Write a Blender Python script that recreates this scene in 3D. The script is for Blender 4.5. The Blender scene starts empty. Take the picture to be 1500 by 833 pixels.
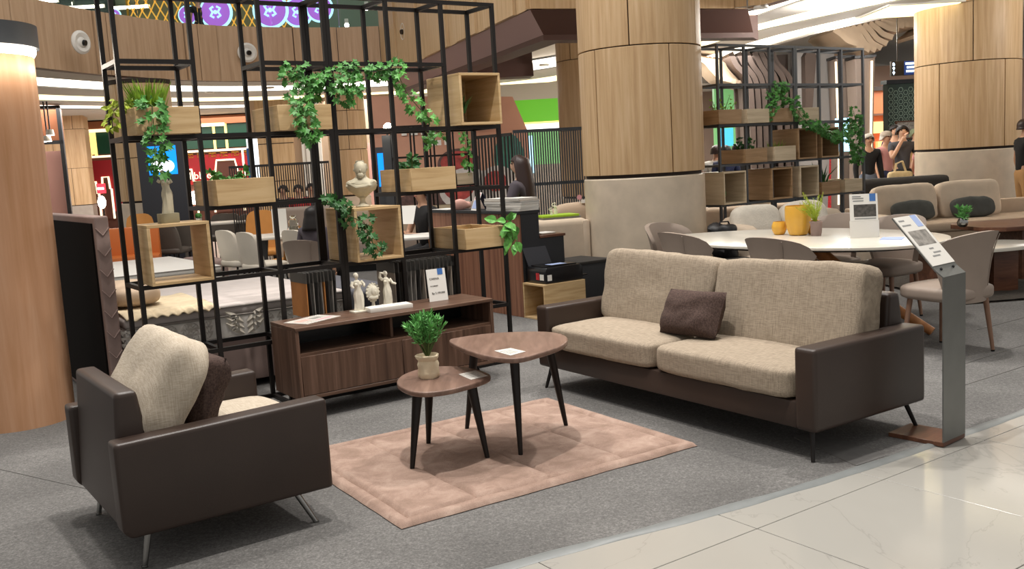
import bpy, bmesh, math, random
from mathutils import Vector, Matrix, noise
random.seed(7)
PI = math.pi
scene = bpy.context.scene
COL = scene.collection
D = bpy.data

# ---------------------------------------------------------------- camera
PITCH, ROLL, FPX, CAMH = .1274, -.0578, 1398.2, 1.5
_cp, _sp, _cr, _sr = math.cos(PITCH), math.sin(PITCH), math.cos(ROLL), math.sin(ROLL)
_F = Vector((0, _cp, -_sp)); _R0 = Vector((1, 0, 0)); _U0 = Vector((0, _sp, _cp))
_R = _cr * _R0 + _sr * _U0; _U = -_sr * _R0 + _cr * _U0
cam_d = D.cameras.new('camera'); cam = D.objects.new('camera', cam_d); COL.objects.link(cam)
cam_d.sensor_fit = 'HORIZONTAL'; cam_d.sensor_width = 36.0; cam_d.lens = 36.0 * FPX / 1500
cam_d.clip_end = 300
cam.matrix_world = Matrix(((_R.x, _U.x, -_F.x, 0), (_R.y, _U.y, -_F.y, 0), (_R.z, _U.z, -_F.z, CAMH), (0, 0, 0, 1)))
scene.camera = cam

# ---------------------------------------------------------------- world, exposure, main lights
world = D.worlds.new('world'); scene.world = world; world.use_nodes = True
bg = world.node_tree.nodes['Background']; bg.inputs[0].default_value = (1.0, .97, .93, 1); bg.inputs[1].default_value = .44
scene.view_settings.view_transform = 'Standard'; scene.view_settings.look = 'None'
scene.view_settings.gamma = 1; scene.view_settings.use_curve_mapping = False
scene.view_settings.exposure = 0.22

def light(kind, name, loc, energy, color=(1, .93, .83), size=.2, target=None, spot=None, blend=.4, sizey=None):
    l = D.lights.new(name, kind); l.energy = energy; l.color = color
    if kind == 'AREA':
        l.size = size
        if sizey: l.shape = 'RECTANGLE'; l.size_y = sizey
    else: l.shadow_soft_size = size
    if kind == 'SPOT': l.spot_size = spot; l.spot_blend = blend
    o = D.objects.new(name, l); COL.objects.link(o); o.location = loc
    if target is not None:
        o.rotation_euler = (Vector(target) - Vector(loc)).to_track_quat('-Z', 'Y').to_euler()
    return o
# spotlights hung high in the atrium over the furniture
light('SPOT', 'atrium_spot', (-.3, 4.2, 7.0), 980, (1, .955, .90), .10, (-.15, 5.0, 0), 1.1, .5)
light('SPOT', 'atrium_spot', (2.8, 7.0, 7.2), 800, (1, .955, .90), .12, (.9, 5.2, 0), 1.1, .5)
light('SPOT', 'atrium_spot', (-2.2, 5.4, 6.8), 520, (1, .955, .90), .10, (-1.2, 4.2, 0), 1.2, .6)
light('SPOT', 'atrium_spot', (3.2, 3.0, 7.5), 200, (1, .96, .91), .12, (3.0, 5.6, 0), 1.2, .6)
light('SPOT', 'atrium_spot', (0.6, 8.6, 7.5), 620, (1, .955, .90), .15, (1.4, 9.0, 0), 1.2, .6)
light('SPOT', 'atrium_spot', (-4.0, 9.0, 7.5), 330, (1, .955, .90), .15, (-2.5, 9.5, 0), 1.2, .6)
light('AREA', 'atrium_softlight', (-2.5, 9.5, 8.8), 460, (1, .965, .92), 7, (-2.5, 9.5, 0))
# broad area lights added under the ground floor ceiling to light the shops
for _x, _y, _e in ((-10, 23, 240), (-3, 25, 240), (3.5, 19, 330), (10, 21, 300), (4, 27, 260), (-8, 28.5, 120)):
    light('AREA', 'ceiling_softlight', (_x, _y, 3.3), _e, (1, .965, .92), 3.0, (_x, _y, 0))

for _x, _y in ((4.6, 13.4), (8.6, 12.6), (6.0, 16.6), (3.4, 15.6)): light('POINT', 'ceiling_downlight_lamp', (_x, _y, 3.25), 90, (1, .955, .90), .08)

# ---------------------------------------------------------------- helpers
def lin(c): return c / 12.92 if c <= .04045 else ((c + .055) / 1.055) ** 2.4
def C(hexs, a=1.0):
    h = hexs.lstrip('#'); return tuple(lin(int(h[i:i + 2], 16) / 255) for i in (0, 2, 4)) + (a,)
MATS = {}
def base_mat(name, rough=.5, metal=0.0, spec=.5):
    m = D.materials.new(name); m.use_nodes = True
    nt = m.node_tree; b = nt.nodes['Principled BSDF']
    b.inputs['Roughness'].default_value = rough; b.inputs['Metallic'].default_value = metal
    b.inputs['Specular IOR Level'].default_value = spec
    MATS[name] = m
    return m, nt, b
def _map(nt, scale, rnd=True):
    tc = nt.nodes.new('ShaderNodeTexCoord'); mp = nt.nodes.new('ShaderNodeMapping')
    nt.links.new(tc.outputs['Object'], mp.inputs['Vector']); mp.inputs['Scale'].default_value = scale
    if rnd:
        oi = nt.nodes.new('ShaderNodeObjectInfo'); mu = nt.nodes.new('ShaderNodeMath'); mu.operation = 'MULTIPLY'; mu.inputs[1].default_value = 37
        nt.links.new(oi.outputs['Random'], mu.inputs[0])
        cx = nt.nodes.new('ShaderNodeCombineXYZ')
        for k in 'XYZ': nt.links.new(mu.outputs[0], cx.inputs[k])
        nt.links.new(cx.outputs[0], mp.inputs['Location'])
    return mp
def _noise(nt, mp, scale, detail=4, dist=0.0, rough=.5):
    n = nt.nodes.new('ShaderNodeTexNoise'); n.inputs['Scale'].default_value = scale; n.inputs['Detail'].default_value = detail
    n.inputs['Distortion'].default_value = dist; n.inputs['Roughness'].default_value = rough
    nt.links.new(mp.outputs[0], n.inputs['Vector']); return n
def _ramp(nt, src, stops):
    r = nt.nodes.new('ShaderNodeValToRGB'); e = r.color_ramp.elements
    while len(e) < len(stops): e.new(.5)
    for k, (p, c) in enumerate(stops): e[k].position = p; e[k].color = c
    nt.links.new(src, r.inputs[0]); return r
def _bump(nt, b, src, strength, dist=.01):
    bp = nt.nodes.new('ShaderNodeBump'); bp.inputs['Strength'].default_value = strength; bp.inputs['Distance'].default_value = dist
    nt.links.new(src, bp.inputs['Height']); nt.links.new(bp.outputs[0], b.inputs['Normal'])
def plain(name, col, rough=.5, metal=0.0, spec=.5, var=.0, vscale=30, bump=0.0, bscale=80):
    m, nt, b = base_mat(name, rough, metal, spec); c = C(col) if isinstance(col, str) else col
    if var:
        mp = _map(nt, (1, 1, 1)); n = _noise(nt, mp, vscale, 3)
        lo = tuple(x * (1 - var) for x in c[:3]) + (1,); hi = tuple(min(1, x * (1 + var)) for x in c[:3]) + (1,)
        r = _ramp(nt, n.outputs[0], [(.3, lo), (.7, hi)]); nt.links.new(r.outputs[0], b.inputs['Base Color'])
    else: b.inputs['Base Color'].default_value = c
    if bump:
        mp = _map(nt, (1, 1, 1)); n = _noise(nt, mp, bscale, 3); _bump(nt, b, n.outputs[0], bump)
    return m
def wood(name, dark, mid, lite, grain=(30, 30, 1.6), rough=.5, scale=1.0, spec=.35, dist=.4):
    m, nt, b = base_mat(name, rough, 0, spec)
    mp = _map(nt, grain); n = _noise(nt, mp, scale, 5, dist, .6)
    r = _ramp(nt, n.outputs[0], [(.28, C(dark)), (.5, C(mid)), (.74, C(lite))])
    nt.links.new(r.outputs[0], b.inputs['Base Color']); _bump(nt, b, n.outputs[0], .06, .004)
    return m
def fabric(name, c1, c2, s1=(260, 40, 40), s2=(40, 260, 260), rough=.9, bump=.35):
    m, nt, b = base_mat(name, rough, 0, .2)
    a = _noise(nt, _map(nt, s1), 1, 3); c = _noise(nt, _map(nt, s2), 1, 3)
    ad = nt.nodes.new('ShaderNodeMath'); ad.operation = 'ADD'; nt.links.new(a.outputs[0], ad.inputs[0]); nt.links.new(c.outputs[0], ad.inputs[1])
    hf = nt.nodes.new('ShaderNodeMath'); hf.operation = 'MULTIPLY'; hf.inputs[1].default_value = .5; nt.links.new(ad.outputs[0], hf.inputs[0])
    r = _ramp(nt, hf.outputs[0], [(.40, C(c1)), (.60, C(c2))])
    nt.links.new(r.outputs[0], b.inputs['Base Color']); _bump(nt, b, hf.outputs[0], bump, .004)
    return m
def glow(name, col, strength):
    m, nt, b = base_mat(name, .5); c = C(col)
    b.inputs['Base Color'].default_value = c; b.inputs['Emission Color'].default_value = c; b.inputs['Emission Strength'].default_value = strength
    return m
def glass(name, tint, rough=.02, trans=1.0):
    m, nt, b = base_mat(name, rough); b.inputs['Base Color'].default_value = C(tint)
    b.inputs['Transmission Weight'].default_value = trans; b.inputs['IOR'].default_value = 1.45
    return m
M = MATS

class MB:
    def __init__(s): s.v = []; s.f = []; s.mi = []; s.cur = 0
    def add(s, vs, fs):
        o = len(s.v); s.v += [tuple(v) for v in vs]
        for f in fs: s.f.append(tuple(i + o for i in f)); s.mi.append(s.cur)
        return s
    def box(s, x0, x1, y0, y1, z0, z1):
        return s.add([(x0, y0, z0), (x1, y0, z0), (x1, y1, z0), (x0, y1, z0), (x0, y0, z1), (x1, y0, z1), (x1, y1, z1), (x0, y1, z1)],
                     [(0, 3, 2, 1), (4, 5, 6, 7), (0, 1, 5, 4), (1, 2, 6, 5), (2, 3, 7, 6), (3, 0, 4, 7)])
    def hexa(s, p):  # 8 points, bottom ring then top ring
        return s.add(p, [(0, 3, 2, 1), (4, 5, 6, 7), (0, 1, 5, 4), (1, 2, 6, 5), (2, 3, 7, 6), (3, 0, 4, 7)])
    def bar(s, p0, p1, w, h=None):  # rectangular bar from p0 to p1
        p0 = Vector(p0); p1 = Vector(p1); h = h or w
        d = (p1 - p0).normalized(); up = Vector((0, 0, 1)) if abs(d.z) < .95 else Vector((0, 1, 0))
        a = d.cross(up).normalized() * w / 2; b = a.cross(d).normalized() * h / 2
        q = []
        for p in (p0, p1): q += [p - a - b, p + a - b, p + a + b, p - a + b]
        return s.add(q, [(0, 1, 2, 3), (7, 6, 5, 4), (0, 4, 5, 1), (1, 5, 6, 2), (2, 6, 7, 3), (3, 7, 4, 0)])
    def tube(s, path, r, n=8, cap=True):
        path = [Vector(p) for p in path]; rs = r if isinstance(r, (list, tuple)) else [r] * len(path)
        vs = []; fs = []; a = None
        for i, p in enumerate(path):
            d = (path[min(i + 1, len(path) - 1)] - path[max(i - 1, 0)]).normalized()
            if a is None:
                t = Vector((0, 0, 1)) if abs(d.z) < .9 else Vector((1, 0, 0)); a = d.cross(t).normalized()
            else: a = (a - d * a.dot(d)).normalized()
            b = d.cross(a)
            for k in range(n): vs.append(p + (a * math.cos(2 * PI * k / n) + b * math.sin(2 * PI * k / n)) * rs[i])
        for i in range(len(path) - 1):
            for k in range(n):
                k2 = (k + 1) % n; fs.append((i * n + k, i * n + k2, (i + 1) * n + k2, (i + 1) * n + k))
        if cap: fs.append(tuple(range(n))[::-1]); fs.append(tuple((len(path) - 1) * n + k for k in range(n)))
        return s.add(vs, fs)
    def cyl(s, p0, p1, r0, r1=None, n=16): return s.tube([p0, p1], [r0, r0 if r1 is None else r1], n)
    def lathe(s, prof, n=24, c=(0, 0, 0), sx=1, sy=1, fn=None):
        vs = []; fs = []
        for (r, z) in prof:
            for k in range(n):
                t = 2 * PI * k / n; rr = r * (fn(t, z) if fn else 1)
                vs.append((c[0] + rr * math.cos(t) * sx, c[1] + rr * math.sin(t) * sy, c[2] + z))
        m = len(prof)
        for i in range(m - 1):
            for k in range(n):
                k2 = (k + 1) % n; fs.append((i * n + k, i * n + k2, (i + 1) * n + k2, (i + 1) * n + k))
        if prof[0][0] > 1e-5: fs.append(tuple(range(n))[::-1])
        if prof[-1][0] > 1e-5: fs.append(tuple((m - 1) * n + k for k in range(n)))
        return s.add(vs, fs)
    def prism(s, poly, z0, z1):
        n = len(poly); vs = [(x, y, z0) for x, y in poly] + [(x, y, z1) for x, y in poly]
        return s.add(vs, [tuple(range(n))[::-1], tuple(range(n, 2 * n))] + [(k, (k + 1) % n, n + (k + 1) % n, n + k) for k in range(n)])
    def prismx(s, poly, x0, x1):  # polygon in (y,z) pushed along x
        n = len(poly); vs = [(x0, y, z) for y, z in poly] + [(x1, y, z) for y, z in poly]
        return s.add(vs, [tuple(range(n)), tuple(range(n, 2 * n))[::-1]] + [(k, n + k, n + (k + 1) % n, (k + 1) % n) for k in range(n)])
    def prismy(s, poly, y0, y1):  # polygon in (x,z) pushed along y
        n = len(poly); vs = [(x, y0, z) for x, z in poly] + [(x, y1, z) for x, z in poly]
        return s.add(vs, [tuple(range(n))[::-1], tuple(range(n, 2 * n))] + [(k, (k + 1) % n, n + (k + 1) % n, n + k) for k in range(n)])
    def arc(s, r0, r1, a0, a1, z0, z1, n=8, c=(0, 0)):  # curved slab between two radii
        vs = []; fs = []
        for i in range(n + 1):
            t = a0 + (a1 - a0) * i / n; x, y = math.cos(t), math.sin(t)
            for r, z in ((r0, z0), (r1, z0), (r1, z1), (r0, z1)): vs.append((c[0] + r * x, c[1] + r * y, z))
        for i in range(n):
            o = 4 * i
            for k in range(4): fs.append((o + k, o + 4 + k, o + 4 + (k + 1) % 4, o + (k + 1) % 4))
        fs.append((0, 1, 2, 3)); fs.append((4 * n + 3, 4 * n + 2, 4 * n + 1, 4 * n))
        return s.add(vs, fs)
    def ball(s, c, rx, ry=None, rz=None, n=12, m=8):
        ry = ry or rx; rz = rz or rx
        return s.lathe([(math.sin(PI * i / m), -rz * math.cos(PI * i / m)) for i in range(m + 1)], n, c, rx, ry)
    def soft(s, sx, sy, sz, c=(0, 0, 0), p=6, n=10, crown=0.0, mat=None, seed=0, wob=0.0):
        """cushion: rounded block of half sizes sx, sy, sz with a crowned top and slight lumps"""
        bm = bmesh.new(); bmesh.ops.create_cube(bm, size=2); bmesh.ops.subdivide_edges(bm, edges=bm.edges[:], cuts=n, use_grid_fill=True)
        vs = []
        for v in bm.verts:
            q = v.co; mx = max(abs(q.x), abs(q.y), abs(q.z)); nm = (abs(q.x) ** p + abs(q.y) ** p + abs(q.z) ** p) ** (1 / p)
            w = q * (mx / nm); k = 1 + crown * max(0, 1 - w.x * w.x) * max(0, 1 - w.y * w.y)
            w = Vector((w.x * sx, w.y * sy, w.z * sz * k))
            if wob: w += w.normalized() * (noise.noise(w * 9 + Vector((seed * 3.7, seed, 0))) * wob)
            if mat is not None: w = mat @ w
            vs.append(w + Vector(c))
        bm.verts.index_update(); fs = [[v.index for v in f.verts] for f in bm.faces]; bm.free()
        return s.add(vs, fs)
    def pillow(s, w, h, t, mat=None, n=14, seed=0, pinch=.06):
        """knife-edge pillow in the xz plane: width w, height h, thickness t"""
        vs = []; fs = []
        for sd in (1, -1):
            for i in range(n + 1):
                for j in range(n + 1):
                    u = -1 + 2 * i / n; v = -1 + 2 * j / n
                    k = max(0.0, (1 - u ** 4) * (1 - v ** 4)) ** .55
                    e = 1 - pinch * (1 - abs(u)) * abs(v) ** 3; e2 = 1 - pinch * (1 - abs(v)) * abs(u) ** 3
                    q = Vector((u * w / 2 * e2, sd * t / 2 * k, v * h / 2 * e))
                    q.y += noise.noise(Vector((u * 3 + seed, v * 3, seed * 2.3))) * t * .12 * k
                    if mat is not None: q = mat @ q
                    vs.append(q)
        m = (n + 1) ** 2
        for i in range(n):
            for j in range(n):
                a = i * (n + 1) + j; b = a + 1; c2 = a + n + 2; d = a + n + 1
                fs.append((a, b, c2, d)); fs.append((m + a, m + d, m + c2, m + b))
        return s.add(vs, fs)
    def mesh(s, name, mats, smooth=True, bevel=0.0, seg=2, ang=40):
        me = D.meshes.new(name); me.from_pydata(s.v, [], s.f)
        for k in (mats if isinstance(mats, (list, tuple)) else [mats]): me.materials.append(k)
        for p, i in zip(me.polygons, s.mi): p.material_index = i
        bm = bmesh.new(); bm.from_mesh(me)
        bmesh.ops.remove_doubles(bm, verts=bm.verts, dist=1e-6)
        if bevel:
            es = [e for e in bm.edges if len(e.link_faces) == 2 and e.calc_face_angle(0) > .5]
            bmesh.ops.bevel(bm, geom=es, offset=bevel, segments=seg, profile=.6, affect='EDGES', clamp_overlap=True)
        bmesh.ops.recalc_face_normals(bm, faces=bm.faces)
        bm.to_mesh(me); bm.free()
        if smooth:
            me.polygons.foreach_set('use_smooth', [True] * len(me.polygons)); me.set_sharp_from_angle(angle=math.radians(ang))
        return me
    def build(s, name, mats, parent=None, loc=None, rotz=0, **k):
        return place(name, s.mesh(name, mats, **k), parent, loc, rotz)

def place(name, me, parent=None, loc=None, rotz=0):
    o = D.objects.new(name, me); COL.objects.link(o)
    if parent: o.parent = parent
    if loc is not None: o.location = loc
    if rotz: o.rotation_euler = (0, 0, rotz)
    return o
def tag(o, label, cat, group=None):
    o['label'] = label; o['category'] = cat
    if group: o['group'] = group
    return o
def thing(name, label, cat, loc=(0, 0, 0), rotz=0, group=None):
    o = D.objects.new(name, None); COL.objects.link(o); o.empty_display_size = .1
    o.location = loc; o.rotation_euler = (0, 0, rotz)
    return tag(o, label, cat, group)
def struct(o): o['kind'] = 'structure'; return o
def stuff(o): o['kind'] = 'stuff'; return o
def dup(root, loc, rotz, label=None, group=None, scale=None):
    r = root.copy(); COL.objects.link(r); r.location = loc; r.rotation_euler = (0, 0, rotz)
    if label: r['label'] = label
    if group: r['group'] = group
    if scale: r.scale = (scale,) * 3
    for ch in list(root.children):
        c = ch.copy(); COL.objects.link(c); c.parent = r
        for g in list(ch.children):
            d = g.copy(); COL.objects.link(d); d.parent = c
    return r
YAW = .6003
_cy, _sy = math.cos(YAW), math.sin(YAW)
GX, GY = -2.2006, 5.638                     # front left foot of the display shelving
def G(u, v, z=0): return (GX + u * _cy - v * _sy, GY + u * _sy + v * _cy, z)
def at(px, py, Y):
    """world point seen at photograph position (px, py) at the depth Y"""
    d = _R * ((px - 750) / FPX) + _U * ((416.5 - py) / FPX) + _F
    t = Y / d.y; return Vector((d.x * t, Y, CAMH + d.z * t))
def crom(pts, n=6):
    out = []; m = len(pts)
    for i in range(m):
        p0, p1, p2, p3 = (Vector(pts[(i + k - 1) % m]) for k in range(4))
        for j in range(n):
            t = j / n
            out.append(tuple(.5 * ((2 * p1) + (p2 - p0) * t + (2 * p0 - 5 * p1 + 4 * p2 - p3) * t * t + (3 * p1 - p0 - 3 * p2 + p3) * t ** 3)))
    return out
def text(parent, body, size, loc, rot, m, align='CENTER', ext=.001, name='lettering', sx=1.0):
    cu = D.curves.new(name, 'FONT'); cu.body = body; cu.size = size; cu.align_x = align; cu.align_y = 'CENTER'; cu.extrude = ext; cu.resolution_u = 2
    tmp = D.objects.new('tmp_text', cu); COL.objects.link(tmp)
    me = D.meshes.new_from_object(tmp.evaluated_get(bpy.context.evaluated_depsgraph_get()))
    D.objects.remove(tmp); D.curves.remove(cu); me.name = name; me.materials.clear(); me.materials.append(m)
    o = place(name, me, parent, loc); o.rotation_euler = rot; o.scale = (sx, 1, 1)
    return o
FRONT = (PI / 2, 0, 0)                      # lettering that faces local -y

# ---------------------------------------------------------------- materials
wood('oak_panel', '#b3916a', '#c5a57d', '#d3b692', (22, 22, 1.1))
wood('oak_panel_warm', '#a9794f', '#bb8d63', '#cba07a', (16, 16, .8))
wood('fascia_oak', '#ad8e70', '#bc9d7e', '#c8aa8d', (18, 18, 1.0))
wood('pillar_wood', '#b5855e', '#c29370', '#cda383', (14, 14, .9))
wood('box_oak', '#a98a5e', '#c2a478', '#cfb48a', (2.0, 2.0, 26))
wood('walnut', '#463227', '#5f4739', '#785d4e', (2.2, 30, 30), .42)
wood('walnut_door', '#432f25', '#5c4436', '#785c4d', (26, 26, 1.3), .45)
wood('desk_walnut', '#6a4433', '#855a44', '#986c54', (24, 24, 1.0), .5)
wood('table_walnut', '#654e43', '#785f53', '#8d7264', (26, 3.2, 26), .35)
wood('chair_leg', '#7d5e4b', '#8b6a56', '#987864', (20, 20, 3), .45)
wood('leg_wood', '#a56b3d', '#b97d4c', '#c68e5e', (20, 20, 3), .45)
wood('base_wood', '#4b2f26', '#63402f', '#76503c', (3, 24, 24), .35)
plain('stone_base', '#cfbfaa', .35, var=.09, vscale=5)
plain('stone_grey', '#a39a90', .45, var=.10, vscale=6)
plain('dark_gap', '#2a1d14', .7)
plain('black_metal', '#1d1917', .42, .3, .4)
plain('grey_metal', '#55575a', .42, .5, .4)
plain('steel', '#737471', .38, .7, .5, var=.08, vscale=6)
plain('chrome', '#9a9a98', .2, 1.0)
plain('brown_leather', '#33261f', .42, 0, .45, var=.06, vscale=7, bump=.05, bscale=260)
fabric('beige_weave', '#867969', '#a29482', (260, 24, 17), (20, 260, 260))
fabric('brown_velvet', '#3d302c', '#54443e', (150, 150, 90), (90, 150, 150), .95, .15)
fabric('cream_weave', '#a79a88', '#beb2a1', (260, 24, 17), (20, 260, 260))
plain('cream_fabric', '#cdbba6', .9, 0, .2, var=.06, vscale=8, bump=.1, bscale=200)
plain('beige_sofa', '#b9a48e', .9, 0, .2, var=.05, vscale=6, bump=.1, bscale=180)
plain('white_fluffy', '#d8d0c2', .95, 0, .2, var=.06, vscale=14, bump=.5, bscale=60)
plain('slate_velvet', '#4d4e4b', .9, 0, .2, var=.15, vscale=9)
plain('charcoal_sofa', '#3b3835', .9, 0, .2, var=.08, vscale=6)
plain('blue_sofa', '#46525c', .9, 0, .2, var=.08, vscale=6)
plain('taupe_leather', '#8d7d70', .5, 0, .4, var=.04, vscale=5)
plain('taupe_chair', '#95867a', .55, 0, .35, var=.04, vscale=5)
plain('mauve_fabric', '#8f7b74', .85, 0, .25, var=.05, vscale=7)
plain('black_cloth', '#15110f', .95, 0, .1)
plain('white_top', '#d9d3c6', .16, 0, .5, var=.04, vscale=3)
plain('white_matte', '#dcd8d0', .6)
plain('white_paper', '#e6e3dc', .6)
plain('white_gloss', '#dedad2', .25)
plain('black_gloss', '#121214', .25, 0, .5)
plain('black_matte', '#232427', .6)
plain('board_black', '#33343a', .5)
plain('print_blue', '#3f6fb0', .6); plain('print_grey', '#8a8a88', .6); plain('print_dark', '#4a4641', .6, var=.5, vscale=40)
plain('print_photo', '#8c8780', .6, var=.4, vscale=30)
plain('print_pink', '#d99aa0', .6); plain('print_lavender', '#9fb0d8', .6); plain('ink', '#5b5853', .6)
plain('plaster', '#e0d9c7', .7, var=.04, vscale=30)
plain('plaster_grey', '#bdb49c', .75, var=.06, vscale=30)
plain('plinth_grey', '#8a8268', .8)
plain('sack_pot', '#d5c4a6', .8, var=.06, vscale=25, bump=.2, bscale=50)
plain('leaf_ivy', '#457f36', .5, 0, .4, var=.35, vscale=25)
plain('leaf_bright', '#5b9a45', .5, 0, .4, var=.35, vscale=30)
plain('leaf_dark', '#2f5f2b', .5, 0, .4, var=.35, vscale=25)
plain('leaf_grass', '#86a834', .5, 0, .4, var=.4, vscale=30)
plain('leaf_lime', '#a8b838', .5, 0, .4, var=.3, vscale=30)
plain('leaf_jade', '#62a255', .45, 0, .4, var=.3, vscale=40)
plain('stem_green', '#4c5a2a', .7)
plain('mattress_top', '#b3aaa5', .85, var=.05, vscale=10)
plain('mattress_side', '#cdc9c2', .85, 0, .3, var=.05, vscale=12)
plain('mattress_leaf', '#b0aaa2', .85, 0, .3)
plain('mattress_quilt', '#d2cabc', .85, 0, .3)
plain('tape_grey', '#8e8881', .7)
plain('throw_cream', '#c2b193', .9, var=.1, vscale=20)
plain('swatch_tan', '#b8793f', .8, var=.08, vscale=12); plain('swatch_grey', '#87817a', .85, var=.15, vscale=20); plain('swatch_beige', '#a5988a', .85, var=.08, vscale=14)
plain('swatch_dark', '#3c3835', .85); plain('header_grey', '#55534f', .7)
plain('orange_leather', '#c98a45', .5, 0, .4, var=.06, vscale=6); plain('orange_seat', '#c56a2c', .5)
plain('white_leather', '#d2c9ba', .6, 0, .3, var=.04, vscale=5); plain('dark_chair', '#5a5149', .6, var=.05, vscale=6)
plain('marble_light', '#cfc8bd', .3, var=.05, vscale=4)
glass('amber_glass', '#d8981f', .25, .55); glass('clear_glass', '#eef2ee', .03)
plain('amber_shell', '#dca840', .3, 0, .5)
plain('skin', '#c79a7e', .55, 0, .35); plain('skin_light', '#d6ab90', .55, 0, .35)
plain('hair_black', '#191311', .5, 0, .4); plain('hair_brown', '#2c1a15', .45, 0, .45); plain('hair_grey', '#b7b0a6', .6)
plain('cloth_black', '#1c1b1c', .85); plain('cloth_grey', '#4b444a', .85); plain('cloth_slate', '#4a4a50', .85); plain('cloth_navy', '#232a4a', .85)
plain('cloth_pink', '#c98f8a', .85); plain('cloth_red', '#b3282c', .85, var=.5, vscale=30); plain('cloth_white', '#d8d4cc', .85); plain('cloth_jeans', '#6b7484', .85); plain('cloth_tan', '#b88e5d', .85)
plain('bag_cream', '#c9b48a', .8, var=.1, vscale=20); plain('bag_green', '#8f9a7a', .7); plain('shoe', '#1b1816', .5); plain('eye_dark', '#120d0b', .3); plain('lips', '#a05a50', .5)
plain('ceiling_white', '#c6c1b9', .85); plain('ceiling_grey', '#a9a29b', .85); plain('beam_brown', '#5c4038', .6); plain('beam_lit', '#b09490', .7)
plain('rib_wood', '#ad9880', .6, var=.06, vscale=3); plain('rib_dark', '#4a3c34', .65, var=.06, vscale=3); plain('slab_grey', '#8f8b88', .7); plain('pillar_brown', '#786a60', .6)
plain('wall_pink', '#c9977f', .8, var=.08, vscale=2); plain('wall_cream', '#b89f86', .8); plain('wall_blush', '#dba79b', .7); plain('wall_copper', '#a96a48', .5, .3)
plain('chalk_green', '#5a6f5c', .7); plain('upper_wall', '#77826f', .7); plain('upper_dark', '#243230', .7)
plain('shop_red', '#a3161f', .5); plain('shop_green', '#1f4a38', .3); plain('shop_brown', '#5a3022', .6); plain('counter_brown', '#6f4a36', .6); plain('counter_red', '#8c2a26', .6)
plain('wall_taupe', '#8a7568', .8)
plain('gold', '#b98a2e', .35, .7); plain('hive_green', '#2c3d38', .6); plain('hive_line', '#8aa093', .5)
plain('slat_black', '#241f1d', .5); plain('slat_slate', '#343b42', .5); plain('mural_meat', '#a5443f', .6, var=.4, vscale=9); plain('mural_plate', '#c9c4c0', .6, var=.15, vscale=6); plain('mural_teal', '#3f7d6e', .6, var=.3, vscale=4); plain('mural_bowl', '#5e4540', .6, var=.4, vscale=12); plain('mural_orange', '#c77e45', .6)
plain('file_green', '#9cc02a', .5); plain('sack_black', '#141214', .5); plain('fur_rug', '#3a332b', 1, var=.4, vscale=40, bump=.8, bscale=60)
plain('lamp_white', '#d9d5cd', .4); plain('tissue', '#d8a79a', .8); plain('cactus_green', '#5a7a3c', .6)
glow('cove_white', '#fff6e6', 2.6); glow('cove_yellow', '#fff0c0', 1.5); glow('lamp_glow', '#fff4e0', 9); glow('flare', '#fff2dc', 30)
glow('screen_blue', '#0a8cff', 1.1); glow('screen_white', '#f4fbff', 1.3); glow('sign_red', '#ff2a3a', 1.4); glow('neon_yellow', '#f5d880', 1.1); glow('neon_white', '#ffe9c4', 1.2)
glow('menu_glow', '#ffb070', 1.1); glow('menu_orange', '#b8683e', .3); glow('green_glow', '#62b82c', .35); glow('green_soft', '#7cc07c', .3); glow('sign_cyan', '#a8dcf4', 1.2); glow('sign_purple', '#9c5cc0', .8); glow('gold_glow', '#d9a040', .7); glow('panel_yellow', '#fff7b8', 1.5); glow('sign_text', '#cfe8ff', 2.0); glow('sign_navy', '#1a3470', .5); glow('aqua_screen', '#4ab8e0', .8)
# ---------------------------------------------------------------- setting: floor
fl = MB().prism([(-22, -4), (26, -4), (26, 46), (-22, 46)], -.10, -.03)
plain('tile_grout', '#8d857a', .6); floor = struct(fl.build('floor', M['tile_grout'], smooth=False))
m, nt, b = base_mat('marble_tile', .12, 0, .5)
_mp = _map(nt, (1, 1, 1)); _w = _noise(nt, _mp, .9, 6, 1.2, .6); _n2 = _noise(nt, _mp, 1.3, 2)
_r = _ramp(nt, _w.outputs[0], [(.0, C('#a29f98')), (.490, C('#a09d96')), (.497, C('#94918b')), (.504, C('#a09d96')), (1, C('#a7a49d'))])
nt.links.new(_r.outputs[0], b.inputs['Base Color'])
plain('floor_far', '#b9b1a7', .3, 0, .5, var=.04, vscale=2)
TS = .84
tile_me = MB().box(.002, TS - .002, .002, TS - .002, -.03, -.004).mesh('tile', M['marble_tile'], smooth=False, bevel=.0015, seg=1)
for i in range(-2, 9):
    for j in range(-5, 4):
        u0 = 2.82 + (i - 3) * TS; v0 = 2.49 + (j - 1) * TS
        place('tile', tile_me, floor, (u0 * _cy - v0 * _sy, u0 * _sy + v0 * _cy, 0), YAW)
far = struct(MB().prism([(-22, 13.2), (26, 13.2), (26, 46), (-22, 46)], -.03, -.002).build('floor', M['floor_far'], smooth=False))
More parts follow.
